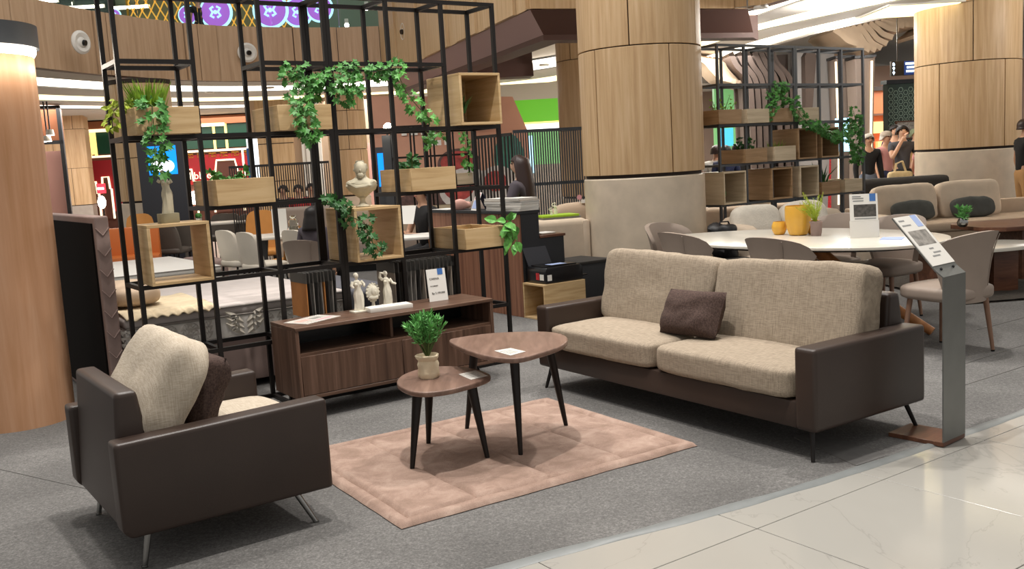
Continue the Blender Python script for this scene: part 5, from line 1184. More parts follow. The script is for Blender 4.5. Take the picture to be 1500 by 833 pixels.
# pale armchair behind the desk with a green file and two figurines
pa = thing('armchair', 'cream tub armchair between the cash desk and the big column', 'armchair', (.50, 10.5, 0), .25)
MB().box(-.34, .30, -.28, .28, .06, .86).build('body', M['cream_fabric'], pa, bevel=.07, seg=4); MB().box(.235, .32, -.29, .28, .06, .84).build('armrest', M['cream_fabric'], pa, bevel=.03); MB().box(-.3, .26, -.24, .24, 0, .07).build('plinth', M['black_gloss'], pa, smooth=False)
t = thing('file_folder', 'lime green folder lying on the cream tub armchair', 'folder', (.53, 10.45, .862), .3); MB().box(-.21, .21, -.15, .15, .02, .042).build('cover', M['file_green'], t, bevel=.004); MB().box(-.20, .23, -.14, .16, 0, .02).build('papers', M['print_grey'], t, smooth=False)
for k, (px, h_, lab) in enumerate(((812, .13, 'small cream figurine left of the green folder'), (818, .18, 'taller cream figurine behind the green folder'))):
    p = at(px - 4, 318, 10.38 + .12 * k); t = thing('figurine', lab, 'statue', (p.x, p.y, .862), 0); statue_body(MB(), h_, k, [([(-.1, 0, .73), (-.2, 0, .8), (-.1, 0, .93)], .05, .03)]).build('figure', M['plaster'], t); MB().cyl((0, 0, 0), (0, 0, .006), .03).build('base', M['plaster'], t)
sb = thing('sofa', 'mauve cream sofa back behind the cream tub armchair', 'sofa', (.95, 11.35, 0), .2)
MB().box(-.45, .5, 0, .7, .06, .5).build('base', M['mauve_fabric'], sb, bevel=.03); MB().box(-.42, .47, .03, .67, 0, .06).build('plinth', M['black_gloss'], sb, smooth=False); MB().soft(.46, .13, .24, (.03, .12, .74), p=4, n=8).build('backrest', M['beige_sofa'], sb)
t = thing('pink_lollipop_sign', 'tiny pink round tag with a white card on the sofa back by the column', 'tag', tuple(at(849, 295, 11.35))[:2] + (.97,)); MB().cyl((0, -.0, .07), (0, .01, .07), .03, n=16).build('disc', M['print_pink'], t); MB().box(.02, .10, -.01, .02, 0, .04).build('card', M['white_paper'], t, smooth=False); MB().cyl((0, .005, 0), (0, .005, .06), .004).build('stick', M['white_paper'], t)
# ---------------------------------------------------------------- people
def skin(name, chains, mt, parent, sub=1, scale=1.0):
    """grow one continuous surface over connected chains of (point, radius)"""
    key = {}; vs = []; rad = []; es = []; roots = []
    par = []
    def find(i):
        while par[i] != i: i = par[i]
        return i
    for ch in chains:
        prev = None
        for p, r in ch:
            k = tuple(round(c, 4) for c in p)
            if k not in key: key[k] = len(vs); vs.append(Vector(p) * scale); rad.append(r * scale); par.append(len(par))
            i = key[k]
            if prev is not None and prev != i:
                es.append((prev, i)); par[find(i)] = find(prev)
            prev = i
    me = D.meshes.new(name); me.from_pydata(vs, es, []); tmp = D.objects.new('tmp_skin', me); COL.objects.link(tmp)
    md = tmp.modifiers.new('skin', 'SKIN'); md.use_smooth_shade = True
    sv = me.skin_vertices[0].data; seen = set()
    for i in range(len(vs)):
        sv[i].radius = (rad[i], rad[i]); r = find(i); sv[i].use_root = r not in seen; seen.add(r)
    s2 = tmp.modifiers.new('sub', 'SUBSURF'); s2.levels = sub; s2.render_levels = sub
    out = D.meshes.new_from_object(tmp.evaluated_get(bpy.context.evaluated_depsgraph_get()))
    D.objects.remove(tmp); D.meshes.remove(me); out.name = name; out.materials.clear(); out.materials.append(M[mt])
    out.polygons.foreach_set('use_smooth', [True] * len(out.polygons))
    return place(name, out, parent)
def hand_chains(w, d, up, s=1.0):
    """four unequal bent fingers and a thumb rooted in the palm; w wrist, d pointing direction, up back of hand"""
    w = Vector(w); d = Vector(d).normalized(); up = (Vector(up) - d * Vector(up).dot(d)).normalized(); sd = d.cross(up); out = []
    for k, ln in enumerate((.072, .082, .076, .058)):
        o = w + d * .062 * s + sd * (.027 - .018 * k) * s
        out.append([(o, .0095 * s), (o + d * ln * .5 * s - up * .006 * s, .009 * s), (o + d * ln * .85 * s - up * .028 * s, .0075 * s)])
    o = w + d * .022 * s + sd * .028 * s; out.append([(o, .0105 * s), (o + (d * .5 + sd * .8).normalized() * .035 * s, .010 * s), (o + (d * .8 + sd * .6).normalized() * .062 * s - up * .008, .008 * s)])
    return out
def person(label, loc, yaw, H=1.70, seated=False, top='cloth_black', legs='cloth_black', hair='hair_black', hairlen=0, skin_m='skin', sleeves='short', armL=None, armR=None, head_turn=0.0, lean=0.0, fingers=True, seat=.46, cap=False, glasses=False):
    """local -y is forwards; arms given as (elbow, wrist) at 1.70 m scale"""
    t = thing('person', label, 'person', loc, yaw); s = H / 1.70; dz = (seat / s + .09) - .93 if seated else 0
    def q(x, y, z): return Vector((x, y - lean * max(0, z - .93), z + dz))
    pel, wai, che, upc, nek, nec = q(0, .02, .93), q(0, .015, 1.09), q(0, .01, 1.27), q(0, .015, 1.40), q(0, .015, 1.475), q(0, .0, 1.53)
    hl, hm, ht = q(0, -.015, 1.575), q(0, -.01, 1.635), q(0, .005, 1.69)
    hr = Matrix.Rotation(head_turn, 3, 'Z')
    def hd(x, y, z): v = hr @ Vector((x, y, 0)); return q(v.x, v.y, z)
    body = [[(pel, .125), (wai, .105), (che, .12), (upc, .10), (nek, .056), (nec, .048), (hl, .068), (hm, .086), (ht, .062)], [(hm, .086), (hd(0, -.094, 1.615), .016)]]
    torso = [[(pel, .138), (wai, .122), (che, .136), (upc, .112), (nek, .066)]]; trs = [[(wai, .116), (pel, .142)]]; shoes = []
    for sx, arm in ((-1, armL), (1, armR)):
        sh = q(sx * .17, .015, 1.405); el, wr = arm if arm else ((sx * .225, .03, 1.13), (sx * .235, -.05, .89))
        el = q(*el); wr = q(*wr); dirh = (wr - el).normalized(); pm = wr + dirh * .055
        body.append([(upc, .10), (sh, .056), (el, .040), (wr, .027), (pm, .030)])
        torso.append([(upc, .112), (sh, .070), (sh.lerp(el, .55 if sleeves == 'short' else 1.0), .058)] + ([(el.lerp(wr, .9), .040)] if sleeves == 'long' else []))
        if fingers: body += hand_chains(wr, dirh, Vector((0, -.6, .8)) if abs(dirh.z) < .8 else Vector((sx, 0, 0)))
        hip = q(sx * .095, .01, .90)
        if seated: kn = Vector((sx * .11, -.42, hip.z - .02)); an = Vector((sx * .11, -.40, .10 / s)); to = Vector((sx * .12, -.53, .045))
        else: kn = Vector((sx * .10, -.01, .48)); an = Vector((sx * .10, .02, .09)); to = Vector((sx * .115, -.11, .04))
        body.append([(pel, .125), (hip, .092), (kn, .058), (an, .040), (to, .034)])
        trs.append([(pel, .142), (hip, .108), (kn, .074), (an, .058)])
        shoes.append([(an + Vector((0, .03, -.045)), .046), (an.lerp(to, .6) - Vector((0, 0, .01)), .046), (to - Vector((0, .03, 0)), .036)])
    skin('body', body, skin_m, t, 1, s); skin('shirt', torso, top, t, 1, s); skin('trousers', trs, legs, t, 1, s)
    for sh in shoes: skin('shoe', [sh], 'shoe', t, 1, s)
    R4 = hr.to_4x4()
    def face(mb): mb.v = [tuple((R4 @ Vector(v) + q(0, 0, 1.635)) * s) for v in mb.v]; return mb
    for sx in (-1, 1):
        face(MB().ball((sx * .033, -.080, .008), .011, .008, .009, 8, 6)).build('eye', M['eye_dark'], t); face(MB().ball((sx * .088, .005, -.01), .012, .020, .030, 8, 6)).build('ear', M[skin_m], t)
        face(MB().tube([(sx * .018, -.088, .032), (sx * .035, -.086, .037), (sx * .05, -.078, .032)], .004, 5)).build('eyebrow', M[hair], t)
    face(MB().ball((0, -.082, -.05), .024, .010, .008, 10, 6)).build('mouth', M['lips'], t)
    if glasses:
        mb = MB()
        for sx in (-1, 1): mb.tube([(sx * .035 + .02 * math.cos(a), -.098, .008 + .016 * math.sin(a)) for a in [k * PI / 5 for k in range(11)]], .003, 5)
        mb.tube([(-.015, -.098, .008), (.015, -.098, .008)], .003, 5); mb.tube([(-.055, -.098, .01), (-.09, 0, .01)], .003, 5); mb.tube([(.055, -.098, .01), (.09, 0, .01)], .003, 5); face(mb).build('glasses', M['black_gloss'], t)
    mb = MB(); n = 20; vs = []; fs = []; m_ = 9
    for i in range(m_ + 1):
        for k in range(n):
            a = 2 * PI * k / n; fr = max(0, -math.sin(a)); lo = -.055 + (.095) * fr ** .7 if True else 0
            if hairlen: lo = (-.02 + .06 * fr ** .5) if fr > .35 else -.06 - hairlen * (1 - fr / .35) ** .4
            zt = .098; z = lo + (zt - lo) * (i / m_); rr_ = math.sqrt(max(0, 1 - (max(0, z) / zt) ** 2)) if i < m_ else 0
            flare = 1 + (.45 * min(1, -z / .25) if z < 0 else 0)
            vs.append((.100 * rr_ * math.cos(a) * flare, (.108 * rr_ * math.sin(a) + .006) * (1 if fr < .2 else .97) + (.03 * min(1, -z / .2) if z < -.05 and math.sin(a) > 0 else 0), z))
    for i in range(m_):
        for k in range(n): fs.append((i * n + k, i * n + (k + 1) % n, (i + 1) * n + (k + 1) % n, (i + 1) * n + k))
    o = face(mb.add(vs, fs)).build('hair', M[hair], t, ang=180); md = o.modifiers.new('thickness', 'SOLIDIFY'); md.thickness = .014; md.offset = -.5
    if cap: face(MB().lathe([(.108, .02), (.106, .06), (.08, .10), (0, .115)], 20).box(-.07, .07, -.16, -.08, .02, .03)).build('cap', M['swatch_beige'], t)
    return t
def pp(px, py, Y): p = at(px, py, Y); return (p.x, p.y, 0)
person('woman with long dark hair in a grey top behind the cash desk, face turned left', pp(762, 260, 10.6), -2.0, 1.78, True, seat=.64, top='cloth_grey', legs='cloth_black', hair='hair_brown', hairlen=.32, skin_m='skin_light', sleeves='long', armL=((-.24, -.06, 1.14), (-.14, -.28, 1.08)), armR=((.24, -.06, 1.14), (.14, -.28, 1.08)), head_turn=.35)
st_ = thing('bar_stool', 'black stool under the woman behind the cash desk', 'stool', pp(762, 260, 10.6)); MB().cyl((0, 0, .58), (0, 0, .63), .17, n=20).build('seat', M['black_gloss'], st_); MB().cyl((0, 0, .02), (0, 0, .58), .03).build('pole', M['chrome'], st_); MB().cyl((0, 0, 0), (0, 0, .02), .2, n=20).build('foot', M['chrome'], st_)
mn = person('man in a black shirt with a wristwatch sitting at a white table holding papers', pp(624, 300, 11.2), -.85, 1.62, True, top='cloth_black', legs='cloth_black', hair='hair_black', sleeves='short', armL=((-.24, -.10, 1.12), (-.10, -.34, 1.16)), armR=((.25, -.12, 1.10), (.12, -.36, 1.14)), lean=.10)
p = at(596, 316, 10.72); t = thing('papers', 'white papers held by the man in the black shirt', 'paper', p, -.6); MB().hexa([(-.12, -.02, -.09), (.10, -.02, -.09), (.10, -.015, -.09), (-.12, -.015, -.09), (-.12, .05, .11), (.10, .05, .11), (.10, .055, .11), (-.12, .055, .11)]).build('sheet', M['white_paper'], t, smooth=False)
person('woman with smooth black hair sitting with her back turned, behind the thick double post', pp(459, 330, 10.6), PI - .4, 1.42, True, top='cloth_grey', legs='cloth_black', hair='hair_black', hairlen=.16, sleeves='long', seat=.40)
for k, (px, Y, tp, lab) in enumerate(((415, 19, 'cloth_black', 'person in dark clothes sitting behind the left slatted screen'), (437, 18.6, 'cloth_red', 'person in a red patterned shirt sitting behind the left slatted screen'), (456, 19.3, 'cloth_grey', 'person in grey sitting behind the slatted screen near the thick post'))):
    person(lab, pp(px, 280, Y), .2 * (k - 1), 1.62, True, top=tp, fingers=False)
person('older man with glasses in a dark jacket beside the ivy covered end post', pp(1272, 210, 16.0), .05, 1.60, top='cloth_black', legs='cloth_jeans', hair='hair_grey', sleeves='long', glasses=True)
person('person with a grey cap and pink top walking behind the eating woman', pp(1298, 215, 16.8), .5, 1.62, top='cloth_pink', legs='cloth_navy', hair='hair_grey', sleeves='short', cap=True)
person('dark haired man half hidden behind the woman with her hand at her mouth', pp(1311, 205, 17.4), -.2, 1.74, top='cloth_navy', hair='hair_black')
ew = person('woman with short black hair in a dark top, hand raised to her mouth', pp(1322, 210, 15.6), -.12, 1.70, top='cloth_slate', legs='cloth_black', hair='hair_black', skin_m='skin_light', armL=((-.20, -.14, 1.20), (-.05, -.19, 1.50)), armR=((.25, -.02, 1.14), (.20, -.22, 1.0)), sleeves='short')
b_ = thing('handbag', 'cream canvas tote bag carried by the eating woman', 'bag', frame_world(ew, -.12, -.30, .80), -.12)
MB().soft(.19, .07, .10, (0, 0, .10), p=5, n=6, wob=.01).build('body', M['bag_cream'], b_)
for y in (-.03, .03): MB().tube([(-.09, y, .18), (-.06, y, .32), (.03, y, .36), (.09, y, .18)], .010, 6).build('handle', M['bag_cream'], b_)
person('woman with fair hair far behind the group at the patterned wall', pp(1341, 215, 18.2), .3, 1.66, top='cloth_tan', hair='swatch_tan' if False else 'bag_green', skin_m='skin_light')
bw = person('person with long black hair looking down beside the right oak column', pp(1349, 225, 15.8), 1.9, 1.52, top='cloth_pink', hair='hair_black', hairlen=.22, lean=.15)
b_ = thing('handbag', 'grey green handbag with round clasp beside the right oak column', 'bag', frame_world(bw, .05, -.38, .78), .1); MB().soft(.16, .08, .13, (0, 0, .13), p=4, n=6).build('body', M['bag_green'], b_); MB().lathe([(.03, 0), (.05, .0), (.05, .012), (.03, .012)], 14, (0, 0, 0)).build('clasp', M['gold'], b_).location = (0, -.08, .13); MB().tube([(-.1, 0, .22), (-.05, 0, .32), (.05, 0, .32), (.1, 0, .22)], .01, 6).build('handle', M['bag_green'], b_)
person('man in a black shirt and tan trousers cut off by the right edge', pp(1502, 230, 13.4), 1.5, 1.66, top='cloth_black', legs='cloth_tan', hair='hair_brown')
person('person in a white shirt seen behind the grey shelving by the big column', pp(1050, 235, 15.3), 2.8, 1.55, top='cloth_white', hair='hair_brown')
person('left one of two dark haired people in dark clothes behind the grey shelving', pp(1063, 235, 14.9), PI - .2, 1.54, top='cloth_navy', hair='hair_black', hairlen=.08)
person('right one of two dark haired people in dark clothes behind the grey shelving', pp(1081, 235, 15.1), PI + .5, 1.56, top='cloth_black', hair='hair_black', hairlen=.10)
p = at(290, 12, 25.6)
u_ = person('person in dark clothes upstairs between two violet round signs', (p.x, p.y, 4.6), .6, 1.60, top='cloth_black', fingers=False)

# ---------------------------------------------------------------- dining sets behind the left shelving
def side_chair(label, loc, yaw, mt, leg='black_metal', hgt=.86, group=None):
    t = thing('side_chair', label, 'chair', loc, yaw, group); vs = []; fs = []; n = 8; m_ = 8
    for side in (0, 1):
        for i in range(m_ + 1):
            t_ = i / m_; z = .40 + (hgt - .40) * t_; w = .215 - .03 * t_ + .02 * math.sin(PI * t_)
            for j in range(n + 1):
                s_ = -1 + 2 * j / n; rnd = 1 - (.10 * max(0, t_ - .75) * 4) * abs(s_) ** 4
                vs.append((-.20 - .09 * t_ + .05 * s_ * s_ + side * .045, s_ * w, .40 + (z - .40) * rnd))
    k = (m_ + 1) * (n + 1)
    for i in range(m_):
        for j in range(n): a = i * (n + 1) + j; fs.append((a, a + 1, a + n + 2, a + n + 1)); fs.append((k + a, k + a + n + 1, k + a + n + 2, k + a + 1))
    for j in range(n): a = m_ * (n + 1) + j; fs.append((a, a + 1, k + a + 1, k + a)); fs.append((j, k + j, k + j + 1, j + 1))
    for i in range(m_):
        for j in (0, n): a = i * (n + 1) + j; fs.append((a, a + n + 1, k + a + n + 1, k + a))
    MB().add(vs, fs).build('backrest', M[mt], t, ang=70); MB().soft(.23, .22, .05, (.01, 0, .43), p=5, n=6, crown=.2).build('seat', M[mt], t)
    for x, y in ((.19, .17), (.19, -.17), (-.18, .16), (-.18, -.16)): MB().tube([(x, y, .40), (x * 1.15, y * 1.1, 0)], [.014, .010], 8).build('leg', M[leg], t)
    return t
def table_top4(label, loc, yaw, w, d, z, mt, leg, th=.03):
    t = thing('dining_table', label, 'table', loc, yaw); MB().box(-w / 2, w / 2, -d / 2, d / 2, z - th, z).build('tabletop', M[mt], t, bevel=.008)
    for sx in (-1, 1):
        for sy in (-1, 1): MB().tube([(sx * (w / 2 - .12), sy * (d / 2 - .12), z - th), (sx * (w / 2 - .05), sy * (d / 2 - .05), 0)], [.045, .03], 8).build('leg', M[leg], t)
    return t
def pl3(px, py, Y, z): p = at(px, py, Y); return (p.x, p.y, z)
s0 = side_chair('white upholstered chair on the left of the pair beyond the leaf pattern mattress', pl3(352, 350, 12.2, 0), .85, 'white_leather')
dup(s0, pl3(384, 352, 11.5, 0), .80, 'white upholstered chair on the right of the pair beyond the leaf pattern mattress')
dup(s0, pl3(452, 360, 11.4, 0), .9, 'pale chair partly hidden behind the thick post of the shelving')
table_top4('pale topped table with dark legs carrying a white menu holder, behind the shelving', pl3(428, 345, 12.2, 0), .35, 1.0, .9, .755, 'marble_light', 'black_matte')
o0 = side_chair('orange leather chair with a high back facing the pale table', pl3(381, 330, 13.6, 0), -1.4, 'orange_leather', hgt=1.02)
dup(o0, pl3(414, 330, 12.9, 0), PI - .4, 'orange leather chair beneath the pale table behind the double post', scale=.8)
dup(o0, pl3(646, 320, 11.7, 0), PI + .5, 'orange leather chair behind the man in the black shirt', scale=.93)
t = thing('menu_holder', 'white upright menu holder on the pale table', 'sign', pl3(410, 330, 12.0, .755), .1); MB().box(-.09, .09, -.01, .01, 0, .33).build('sheet', M['white_paper'], t, smooth=False); MB().box(-.09, .09, -.03, .03, 0, .012).build('foot', M['white_gloss'], t, smooth=False)
t = thing('glass_jar', 'clear glass jar on the pale table beside the menu holder', 'jar', pl3(430, 335, 12.1, .755)); MB().lathe([(.06, 0), (.065, .01), (.065, .17), (.04, .20), (.045, .24), (.04, .24), (.036, .20), (.06, .165), (.06, .015), (0, .012)], 20).build('glass', M['clear_glass'], t); MB().cyl((0, 0, .014), (0, 0, .10), .058, n=18).build('filling', M['swatch_beige'], t)
c_ = dup(ch0, pl3(453, 360, 10.65, 0), PI / 2 - .3, 'pale tub chair of the woman with smooth black hair'); c_.scale = (.92, .92, .92)
table_top4('white topped table with wooden legs in front of the man in the black shirt', pl3(599, 342, 10.6, 0), .1, .74, .66, .755, 'white_matte', 'leg_wood')
table_top4('long dark legged table with pale top far back beside the display board', pl3(320, 327, 16.6, 0), .2, 1.2, .8, .76, 'marble_light', 'dark_chair')
d0 = side_chair('dark grey chair, leftmost of three on the right of the far table', pl3(318, 320, 17.6, 0), -1.7, 'dark_chair')
for k, (px, Y, yw, lab) in enumerate(((328, 17.4, -1.8, 'dark grey chair, middle of three on the right of the far table'), (342, 17.0, PI - .2, 'dark grey chair, rightmost of three at the far table'), (232, 15.4, 1.5, 'dark grey chair seen through the lower left cube, left one'), (250, 15.0, 1.4, 'dark grey chair seen through the lower left cube, middle one'), (270, 15.3, 1.7, 'dark grey chair seen through the lower left cube, right one'))):
    dup(d0, pl3(px, 330, Y, 0), yw, lab)
t = thing('menu_holder', 'white menu holder on the far table by the display board', 'sign', pl3(272, 325, 16.4, .76), .1); MB().box(-.14, .14, -.02, .02, 0, .26).build('sheet', M['white_paper'], t, smooth=False)
t = thing('flower_jar', 'small glass jar with greens on the far table', 'jar', pl3(292, 328, 16.3, .76)); MB().lathe([(.05, 0), (.055, .12), (.045, .14)], 14).build('glass', M['clear_glass'], t); MB().ball((0, 0, .14), .06, .06, .05).build('greens', M['leaf_ivy'], t)
os_ = thing('sofa', 'orange leather bench sofa at far left behind the headboard', 'sofa', pl3(182, 345, 13.8, 0), .3); MB().box(-.5, .45, 0, .6, .12, .46).build('base', M['orange_seat'], os_, bevel=.05); MB().box(-.5, .45, .45, .65, .3, .86).build('backrest', M['orange_seat'], os_, bevel=.05)
for x in (-.4, .35): MB().cyl((x, .1, 0), (x, .1, .12), .025).build('leg', M['black_gloss'], os_)
os2 = dup(o0, pl3(206, 335, 15.2, 0), -1.2, 'dark orange chair between the column and the display board')
gs = thing('sofa', 'long grey sofa in front of the left slatted screen', 'sofa', pl3(392, 320, 14.8, 0), .10); MB().box(0, 1.15, 0, .8, .1, .45).build('base', M['beige_sofa'], gs, bevel=.05); MB().box(0, 1.15, .5, .8, .3, .98).build('backrest', M['taupe_chair'], gs, bevel=.06, seg=3)
for x in (.1, 1.05): MB().cyl((x, .1, 0), (x, .1, .1), .025).build('leg', M['black_gloss'], gs)
gs2 = thing('sofa', 'grey sofa behind the plaster bust cube', 'sofa', pl3(500, 320, 14.2, 0), .1); MB().box(0, 1.2, 0, .8, .1, .45).build('base', M['taupe_chair'], gs2, bevel=.05); MB().box(0, 1.2, .5, .8, .3, .92).build('backrest', M['beige_sofa'], gs2, bevel=.06, seg=3); MB().box(.05, 1.15, .05, .75, 0, .1).build('plinth', M['black_gloss'], gs2, smooth=False)
gs3 = thing('sofa', 'grey cushioned sofa between the man in black and the cash desk', 'sofa', pl3(662, 310, 12.2, 0), .1); MB().box(0, .62, 0, .55, .1, .5).build('base', M['taupe_chair'], gs3, bevel=.05); MB().soft(.30, .12, .28, (.31, .40, .74), p=4, n=8).build('back_cushion', M['taupe_chair'], gs3); MB().box(.05, .57, .05, .5, 0, .1).build('plinth', M['black_gloss'], gs3, smooth=False)

# ---------------------------------------------------------------- slatted screens, third shelving, display board, spotlight
def slat_screen(label, p, q, z, n, mt, sw=.016, sd=.02):
    p = Vector(p); q = Vector(q); d = q - p; t = thing('slatted_screen', label, 'screen', (p.x, p.y, 0), math.atan2(d.y, d.x)); w = d.length
    me = MB().box(-sw / 2, sw / 2, 0, sd, .04, z - .04).mesh('slat', M[mt], smooth=False)
    for k in range(n): place('slat', me, t, (sw / 2 + (w - sw) * k / (n - 1), 0, 0))
    for z0 in (0, .62 * z, z - .04): MB().box(0, w, 0, sd, z0, z0 + .04).build('rail', M[mt], t, smooth=False)
    return t
A_ = at(335, 245, 16.2); B_ = at(482, 240, 16.4)
slat_screen('dark slatted screen at left in front of the red clothed person', (A_.x, A_.y), (B_.x, B_.y), 1.70, 44, 'slat_black')
A_ = at(690, 200, 13.0); B_ = at(748, 196, 12.3); Cc = at(868, 190, 12.5)
slat_screen('short dark slatted screen in front of the food mural', (A_.x, A_.y), (B_.x, B_.y), 1.87, 13, 'slat_black')
slat_screen('dark slate slatted screen behind the woman at the cash desk', (B_.x + .03, B_.y), (Cc.x, Cc.y), 1.90, 34, 'slat_slate', .014)
o = at(578, 215, 12.6)
shelf_frame('display_shelf', 'thin dark shelving with oak boxes in front of the food mural', (o.x, o.y, 0), .25, 4, {2: [0, 1, 2, 3], 3: [0, 1, 2, 3], 4: [0, 1, 2, 3], 5: [0, 1, 2, 3]}, BM, tk=.022, cw=.26, ch=.41, dp=.3, top=5)
def on3(u, l): return (o.x + u * math.cos(.25), o.y + u * math.sin(.25), .41 * l + .011)
for k, (u, l, w, mt, lab) in enumerate(((.0, 3, .24, BD, 'left oak box in front of the food mural, by the blue screen'), (.30, 3, .25, BO, 'second oak box from the left in front of the food mural'), (.54, 3, .24, BP, 'third oak box from the left in front of the food mural'), (.80, 3, .22, BP, 'right oak box in front of the food mural'), (.50, 2, .25, BP, 'lower middle oak box in front of the food mural'), (.78, 2, .24, BP, 'lower right oak box in front of the food mural'), (.02, 2, .24, BO, 'lower left oak box in front of the food mural'))):
    oak_planter(lab, on3(u, l), .25, w, .26, .15, mt)
q_ = on3(.95, 4); vine('ivy hanging from the thin shelving in front of the food mural', [(q_[0] - .05, q_[1] + .05, 1.95), (q_[0], q_[1] + .02, 1.80), (q_[0], q_[1], 1.55), (q_[0] + .02, q_[1], 1.40)], 40, .07, M['leaf_bright'], seed=33, spread=.05)
t = thing('display_board', 'tall dark display board with a blue ring logo screen, behind the armless statue', 'sign', pl3(240, 260, 16.2, 0), .06)
MB().box(-.31, .31, -.05, .05, 0, 2.09).build('board', M['board_black'], t, bevel=.004); MB().box(-.40, .36, -.2, .2, 0, .02).build('foot', M['black_gloss'], t, bevel=.004)
MB().box(-.17, .21, -.056, -.049, 1.45, 1.875).build('screen', M['screen_blue'], t, smooth=False)
def ring(cx): return MB().lathe([(.062, -.002), (.088, -.002), (.088, .002), (.062, .002), (.062, -.002)], 28, (0, 0, 0))
for cx in (-.055, .085): r_ = ring(cx).build('ring_logo', M['screen_white'], t); r_.rotation_euler = (PI / 2, 0, 0); r_.location = (cx, -.060, 1.575)
t.scale = (1.23, 1.23, 1.12)
text(t, 'on', .07, (-.07, -.059, 1.575), FRONT, M['screen_white']); text(t, 'line', .07, (.085, -.059, 1.575), FRONT, M['screen_white'])
t = thing('spotlight', 'bright white spotlight head on a grey post, glaring behind the shelving', 'lamp', pl3(566, 187, 12.9, 0)); zz = at(570, 187, 12.9).z
MB().box(-.07, .07, -.02, .06, 0, zz - .1).build('post', M['grey_metal'], t, smooth=False); MB().cyl((.03, .05, zz), (.03, -.05, zz), .06, n=16).build('housing', M['black_matte'], t); MB().ball((.03, -.075, zz), .062).build('bulb', M['flare'], t); MB().tube([(0, .02, zz - .1), (.03, .03, zz)], .015, 6).build('neck', M['black_matte'], t)
t = thing('blue_screen', 'blue lit screen panel beside the oak boxes in front of the food mural', 'screen', pl3(566, 230, 13.1, 0), .05)
MB().box(-.12, .13, -.02, .02, 1.27, 1.72).build('panel', M['screen_blue'], t, smooth=False); MB().box(-.14, .15, .0, .05, 0, 1.80).build('stand', M['grey_metal'], t, smooth=False); MB().box(-.08, .09, -.024, -.019, 1.30, 1.36).build('print', M['screen_white'], t, smooth=False)

# ---------------------------------------------------------------- shops and walls in the background
mw = struct(MB().prismy([(0, 0), (3.0, 0), (3.0, 2.1), (2.75, 2.75), (0, 2.9)], 0, .15).build('wall_mural', M['wall_pink'], None, pl3(548, 240, 18.6, 0), .06, smooth=False))
mural = thing('food_mural', 'printed food mural on the pink wall behind the slatted screen', 'mural', (mw.location.x + .02, mw.location.y - .03, 0), .06)
def disc(cx, cz, rx, rz, mt, d, nm): MB().prismy([(cx + rx * math.cos(a * PI / 14), cz + rz * math.sin(a * PI / 14)) for a in range(28)], -.012 - d, -.004).build(nm, M[mt], mural, smooth=False)
MB().box(0, 2.95, -.004, 0, .1, 2.1).build('sheet', M['wall_pink'], mural, smooth=False)
disc(1.62, 1.52, .42, .30, 'mural_bowl', .001, 'bowl_print'); disc(1.62, 1.55, .36, .22, 'mural_meat', .002, 'bowl_filling_print'); disc(1.75, 1.02, .55, .42, 'mural_plate', .003, 'plate_print'); disc(1.58, 1.08, .30, .26, 'mural_meat', .004, 'meat_print'); disc(1.05, 1.22, .2, .18, 'mural_orange', .003, 'fruit_print'); disc(.85, 1.25, .14, .2, 'mural_teal', .004, 'leaf_print'); disc(2.6, 1.55, .30, .50, 'mural_teal', .001, 'leaf_print'); disc(2.35, 1.05, .4, .4, 'mural_plate', .003, 'plate_print'); disc(2.3, 1.15, .22, .2, 'mural_meat', .004, 'meat_print'); disc(1.5, .75, 1.4, .3, 'mural_bowl', .0005, 'table_print')
[MB().box(x_, x_ + w_, -.012, -.005, z_, z_ + .10).build('lettering_line', M['white_paper'], mural, smooth=False) for x_, w_, z_ in ((.55, .10, 2.12), (.70, .16, 2.12), (.92, .12, 2.12), (1.1, .1, 2.12), (.95, .12, 1.90), (1.12, .18, 1.90), (1.36, .1, 1.90))]
text(mural, 'V', .2, (2.02, -.02, 2.22), FRONT, M['cloth_red']); text(mural, '8', .2, (2.18, -.02, 2.22), FRONT, M['print_blue'])
# red shop front with green upper windows, lit outlines
o = at(255, 250, 28.6)
rs = thing('shop_front', 'red shop front with green windows and glowing cream outlines at left', 'shop', (o.x, o.y, 0), .12)
def rx(px): return (px - 255) * 28.6 / 1398 * 1.0
def rz(py): return 1.5 + (262 - py) * 28.6 / 1398
W0 = -2.9; W1 = rx(372)
MB().box(W0, W1, .1, .3, 0, 3.4).build('wall', M['shop_brown'], rs, smooth=False)
MB().box(W0, W1, .0, .12, rz(300), rz(226)).build('red_panel', M['shop_red'], rs, smooth=False); MB().box(W0, W1, -.1, .12, 3.12, 3.36).build('cornice', M['wall_copper'], rs, smooth=False); MB().box(W0 + .2, W1 - .8, -.14, -.08, 3.05, 3.14).build('cornice_light', M['neon_white'], rs, smooth=False)
xs = [W0, rx(130), rx(142), rx(150), rx(268), rx(316), rx(333), W1]
for a, b2 in zip(xs[:-1], xs[1:]): MB().box(a + .03, b2 - .03, .02, .1, rz(217), rz(183)).build('window_pane', M['shop_green'] if b2 - a > .3 else M['neon_yellow'], rs, smooth=False)
for x in xs[1:-1]: MB().box(x - .035, x + .035, -.02, .03, rz(220), rz(176)).build('mullion', M['neon_yellow'], rs, smooth=False)
MB().box(W0, W1, -.02, .03, rz(222), rz(219)).build('light_strip', M['neon_white'], rs, smooth=False)
for px in (354, 363): MB().box(rx(px) - .03, rx(px) + .03, -.03, .0, rz(300), rz(222)).build('light_strip', M['neon_white'], rs, smooth=False)
